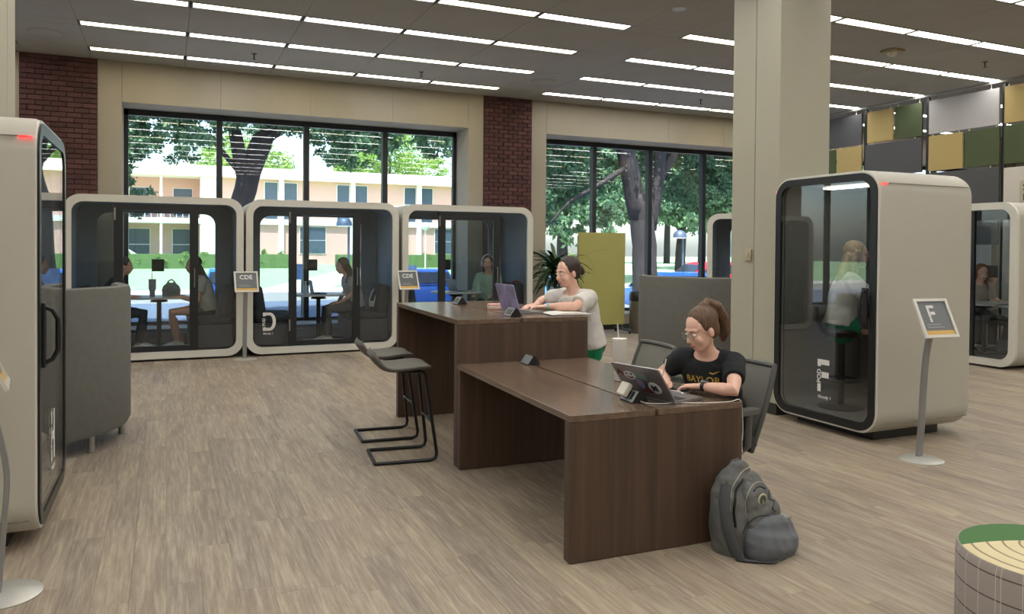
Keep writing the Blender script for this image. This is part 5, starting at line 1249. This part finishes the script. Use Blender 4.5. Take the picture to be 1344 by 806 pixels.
# backpack leaning on the desk end
def backpack():
    t = thing('backpack', 'grey backpack with round badge slumped against the low desk end panel', 'backpack', (2.80, 3.13, 0), math.radians(8))
    mg = mat('backpack_grey', (98, 100, 99), .85, bump=.25, bscale=120, var=.1, vscale=14); mb_ = mat('backpack_blue_grey', (98, 102, 108), .85, bump=.2, bscale=120, var=.08, vscale=10)
    b = MB(); b.loft([(-.06, .07, .03), (-.06, .075, .14), (-.06, .08, .26), (-.045, .085, .37), (-.03, .08, .42)], [(.135, .1), (.145, .105), (.14, .095), (.12, .075), (.075, .045)], side=(1, 0, 0), n=24, power=2.6, round_ends=True)
    link('main_sack', fuse(b, .008, 4, 'sack', .014, 11, 4), mg, t)
    f = MB(); f.loft([(.02, -.0, .04), (.03, -.02, .12), (.03, -.01, .21), (.005, .02, .30), (.0, .05, .37)], [(.115, .085), (.125, .08), (.115, .07), (.1, .055), (.07, .035)], side=(1, 0, 0), n=24, power=2.4, round_ends=True)
    link('front_pocket', fuse(f, .008, 4, 'pocket', .012, 13, 9), mg, t)
    p = MB(); p.loft([(.045, -.055, .012), (.05, -.06, .06), (.06, -.06, .10), (.065, -.055, .135)], [(.16, .1), (.172, .112), (.165, .1), (.14, .075)], side=(1, .15, 0), n=26, power=2.8, round_ends=True)
    link('lower_pouch', fuse(p, .008, 4, 'pouch', .010, 10, 2), mb_, t)
    sacks = [c for c in t.children if c.name.split('.')[0] in ('main_sack', 'front_pocket')]
    trees = [BVHTree.FromPolygons([v.co for v in o.data.vertices], [p.vertices[:] for p in o.data.polygons]) for o in sacks]
    rd = Vector((.5, .86, 0)).normalized(); lat = Vector((.86, -.5, 0)).normalized()
    def hit(q, z):
        o_ = lat*q - rd*.5 + Vector((0, .03, z)); best = None
        for tr_ in trees:
            h = tr_.ray_cast(o_, rd)
            if h[0] is not None and (best is None or h[3] < best[3]): best = h
        return best
    def hug(pts, r, m_, nm):
        out = []; P_ = [Vector((a_, b_, 0)) for a_, b_ in pts]
        for i in range(len(P_)-1):
            p0, p1, p2, p3 = P_[max(i-1, 0)], P_[i], P_[i+1], P_[min(i+2, len(P_)-1)]
            for q in range(6):
                u = q/6; c_ = .5*((2*p1)+(p2-p0)*u+(2*p0-5*p1+4*p2-p3)*u*u+(3*p1-p0-3*p2+p3)*u**3); h = hit(c_.x, c_.y)
                if h: out.append(h[0]-rd*.001)
        if len(out) > 2: MB().tube(out, r, 6).build(nm, m_, t)
    zz = mat('zip_silver', (170, 166, 158), .4, .5)
    hug([(-.13, .10), (-.14, .22), (-.13, .33), (-.08, .40), (-.01, .43), (.05, .41)], .003, zz, 'zip')
    hug([(-.115, .16), (-.12, .25), (-.10, .34), (-.055, .39)], .007, M_black, 'open_zip_gap')
    hug([(-.05, .20), (-.055, .27), (-.03, .335), (.03, .36), (.09, .335), (.115, .26)], .003, zz, 'zip')
    hug([(-.01, .33), (.03, .342), (.075, .325)], .005, M_black, 'open_zip_gap')
    hug([(.10, .31), (.085, .28), (.115, .265), (.09, .24), (.115, .22)], .0032, M_black, 'bungee')
    hug([(-.08, .13), (-.02, .20), (.03, .215), (.08, .20)], .004, mat('backpack_seam', (60, 62, 62), .9), 'seam')
    hb = hit(.035, .285); nz_ = -rd if hb is None else hb[1]; hb0 = Vector((0, -.1, .28)) if hb is None else hb[0]
    if nz_.dot(rd) > 0: nz_ = -nz_
    M = basis(hb0+nz_*.001, Vector((0, 0, 1)).cross(nz_), (0, 0, 1))
    bd_ = MB().lathe([(.001, .004), (.03, .004), (.034, .0)], 28).build('badge', mat('badge_cream', (178, 176, 150), .6), t, M)
    MB().lathe([(.001, .0055), (.024, .0055), (.026, .003)], 24).build('badge_field', mat('badge_green', (70, 84, 62), .6), bd_)
    MB().box(-.002, .002, -.026, .0, .005, .0075).build('badge_stem', mat('badge_cream', (1, 1, 1)), bd_)
    st = mat('strap_grey', (74, 76, 80), .85)
    MB().loft([(-.16, .05, .36), (-.20, .03, .28), (-.205, .0, .16), (-.19, -.03, .06), (-.17, -.06, .012)], [(.03, .009)]*5, side=(.3, -1, 0), n=10).build('shoulder_strap', st, t)
    MB().loft([(-.17, -.06, .012), (-.10, -.12, .008), (-.04, -.15, .01), (.01, -.13, .02)], [(.014, .004), (.014, .004), (.03, .006), (.02, .006)], side=(.3, 1, 0), n=8).build('loose_strap', st, t)
    MB().tube([(-.06, .11, .42), (-.07, .1, .455), (-.02, .1, .46), (-.0, .1, .425)], .009, 8).build('grab_loop', st, t)
    MB().box(.10, .165, -.10, -.03, .165, .19, bev=.008).build('bottle_mesh', mat('mesh_silver', (150, 148, 140), .5), t)
    return t
backpack()
def small_pack(loc, rz, lab, c1, c2, h=.42, tilt=0):
    t = thing('backpack', lab, 'backpack', loc, rz)
    b = MB(); b.loft([(0, 0, .02), (0, 0, h*.4), (tilt*.5, 0, h*.75), (tilt, 0, h)], [(.14, .09), (.15, .095), (.13, .08), (.08, .05)], side=(0, 1, 0), n=20, power=2.6, round_ends=True)
    m1 = mat('pack_%d_%d' % (c1[0], c1[2]), c1, .9, bump=.2, bscale=120); m2 = mat('pack_%d_%d' % (c2[0], c2[2]), c2, .9)
    link('sack', fuse(b, .012, 3, 'sack', .008, 9, 1), m1, t)
    for s in (-.06, .06): MB().loft([(-.10, s, .06), (-.112, s, h*.45), (-.09+tilt*.6, s, h*.8), (-.03+tilt, s, h*1.0)], [(.016, .006)]*4, side=(0, 1, 0), n=8).build('stripe', m2, t)
    MB().box(-.125, -.10, -.05, .05, .06, h*.42, bev=.01).build('pocket', m2, t)
    MB().tube([(tilt-.01, -.03, h*1.02), (tilt, -.02, h*1.12), (tilt, .02, h*1.12), (tilt-.01, .03, h*1.02)], .008, 6).build('grab_loop', m1, t)
small_pack((3.02, PY+.45, .575), math.radians(25), 'dark backpack with white stripes on the bench in the pod lettered D', (46, 54, 54), (200, 200, 196), .36, .05)
small_pack((.84, PY+.42, .575), math.radians(10), 'grey backpack on the bench behind the seated reader in the first pod', (124, 128, 130), (100, 104, 108), .36, .03)
small_pack((5.34, PY+.3, .575), math.radians(60), 'maroon backpack on the bench in the pod behind the tall desk', (112, 52, 52), (170, 130, 110), .40, 0)
# lunch bag with handle hole
t = thing('lunch_bag', 'grey rounded lunch bag with handle hole on table in the first pod', 'bag', (.06, PY+.62, .836))
o_ = [(.12*math.cos(a), .0) for a in (0,)]
outer = [(-.115, .005), (-.125, .09), (-.105, .15), (-.06, .19), (-.045, .225), (0, .25), (.045, .225), (.06, .19), (.105, .15), (.125, .09), (.115, .005), (.0, .0)]
hole = [(-.02, .196), (-.022, .2), (-.03, .205), (-.034, .208), (-.026, .22), (0, .232), (.026, .22), (.034, .208), (.03, .205), (.022, .2), (.02, .196), (0, .194)]
m = MB(); m.ringplate(outer, hole, XZ(.05), .1); m.build('bag_body', mat('lunch_grey', (128, 132, 130), .8), t)
MB().prism(rrect(.15, .11, .05, 5, 0, .075), XZ(-.05), .012).build('front_pocket', mat('lunch_grey2', (112, 116, 116), .8), t)
t = thing('water_bottle', 'small clear water bottle on the table in the pod lettered D', 'bottle', (1.93, PY+.55, .836))
MB().lathe([(.03, 0), (.032, .01), (.032, .12), (.014, .16), (.014, .18)], 16).build('bottle', mat('bottle_pale', (170, 190, 210), .2), t); MB().lathe([(.016, .18), (.016, .2), (.001, .2)], 14).build('cap', M_rim, t)
# armchair shape beyond the tall desk laptop and seat in the far pod
pod_table((10.75, 7.35, .11), 'small pedestal table inside the pod under the hanging panels', 'pedestal tables inside the meeting pods')
pod_sofa((10.76, 8.62, .11), -math.pi/2, 'dark bench inside the pod under the hanging panels')
t = thing('side_table', 'white cafe table beyond the pod under the panels', 'table', (11.72, 7.35, 0))
MB().lathe([(.38, .72), (.385, .735), (.38, .745), (.001, .745)], 36).build('table_top', M_rim, t); MB().cyl((0, 0), .035, .02, .72, 14).build('pedestal', M_dark, t); MB().lathe([(.001, 0), (.26, 0), (.25, .015), (.04, .03)], 30).build('base', M_dark, t)
def cafe_chair(loc, rz, lab):
    t = thing('cafe_chair', lab, 'chair', loc, rz)
    MB().prism(rrect(.42, .42, .08, 5), Matrix.Translation((0, 0, .44)), .025).build('seat', M_dark, t)
    MB().loft([(-.2, 0, .5), (-.225, 0, .65), (-.24, 0, .82)], [(.19, .012), (.2, .012), (.16, .012)], side=(0, 1, 0), n=16, round_ends=True).build('backrest', M_dark, t)
    for a in (-1, 1):
        for b in (-1, 1): MB().tube([(a*.15, b*.15, .44), (a*.2, b*.2, .0)], .011).build('leg', M_chrome, t)
    for b in (-1, 1): MB().tube([(-.19, b*.15, .45), (-.215, b*.15, .55)], .01).build('back_post', M_chrome, t)
cafe_chair((11.80, 8.16, 0), face_yaw(.35, -.93)+math.pi/2, 'dark cafe chair holding the drinking person')
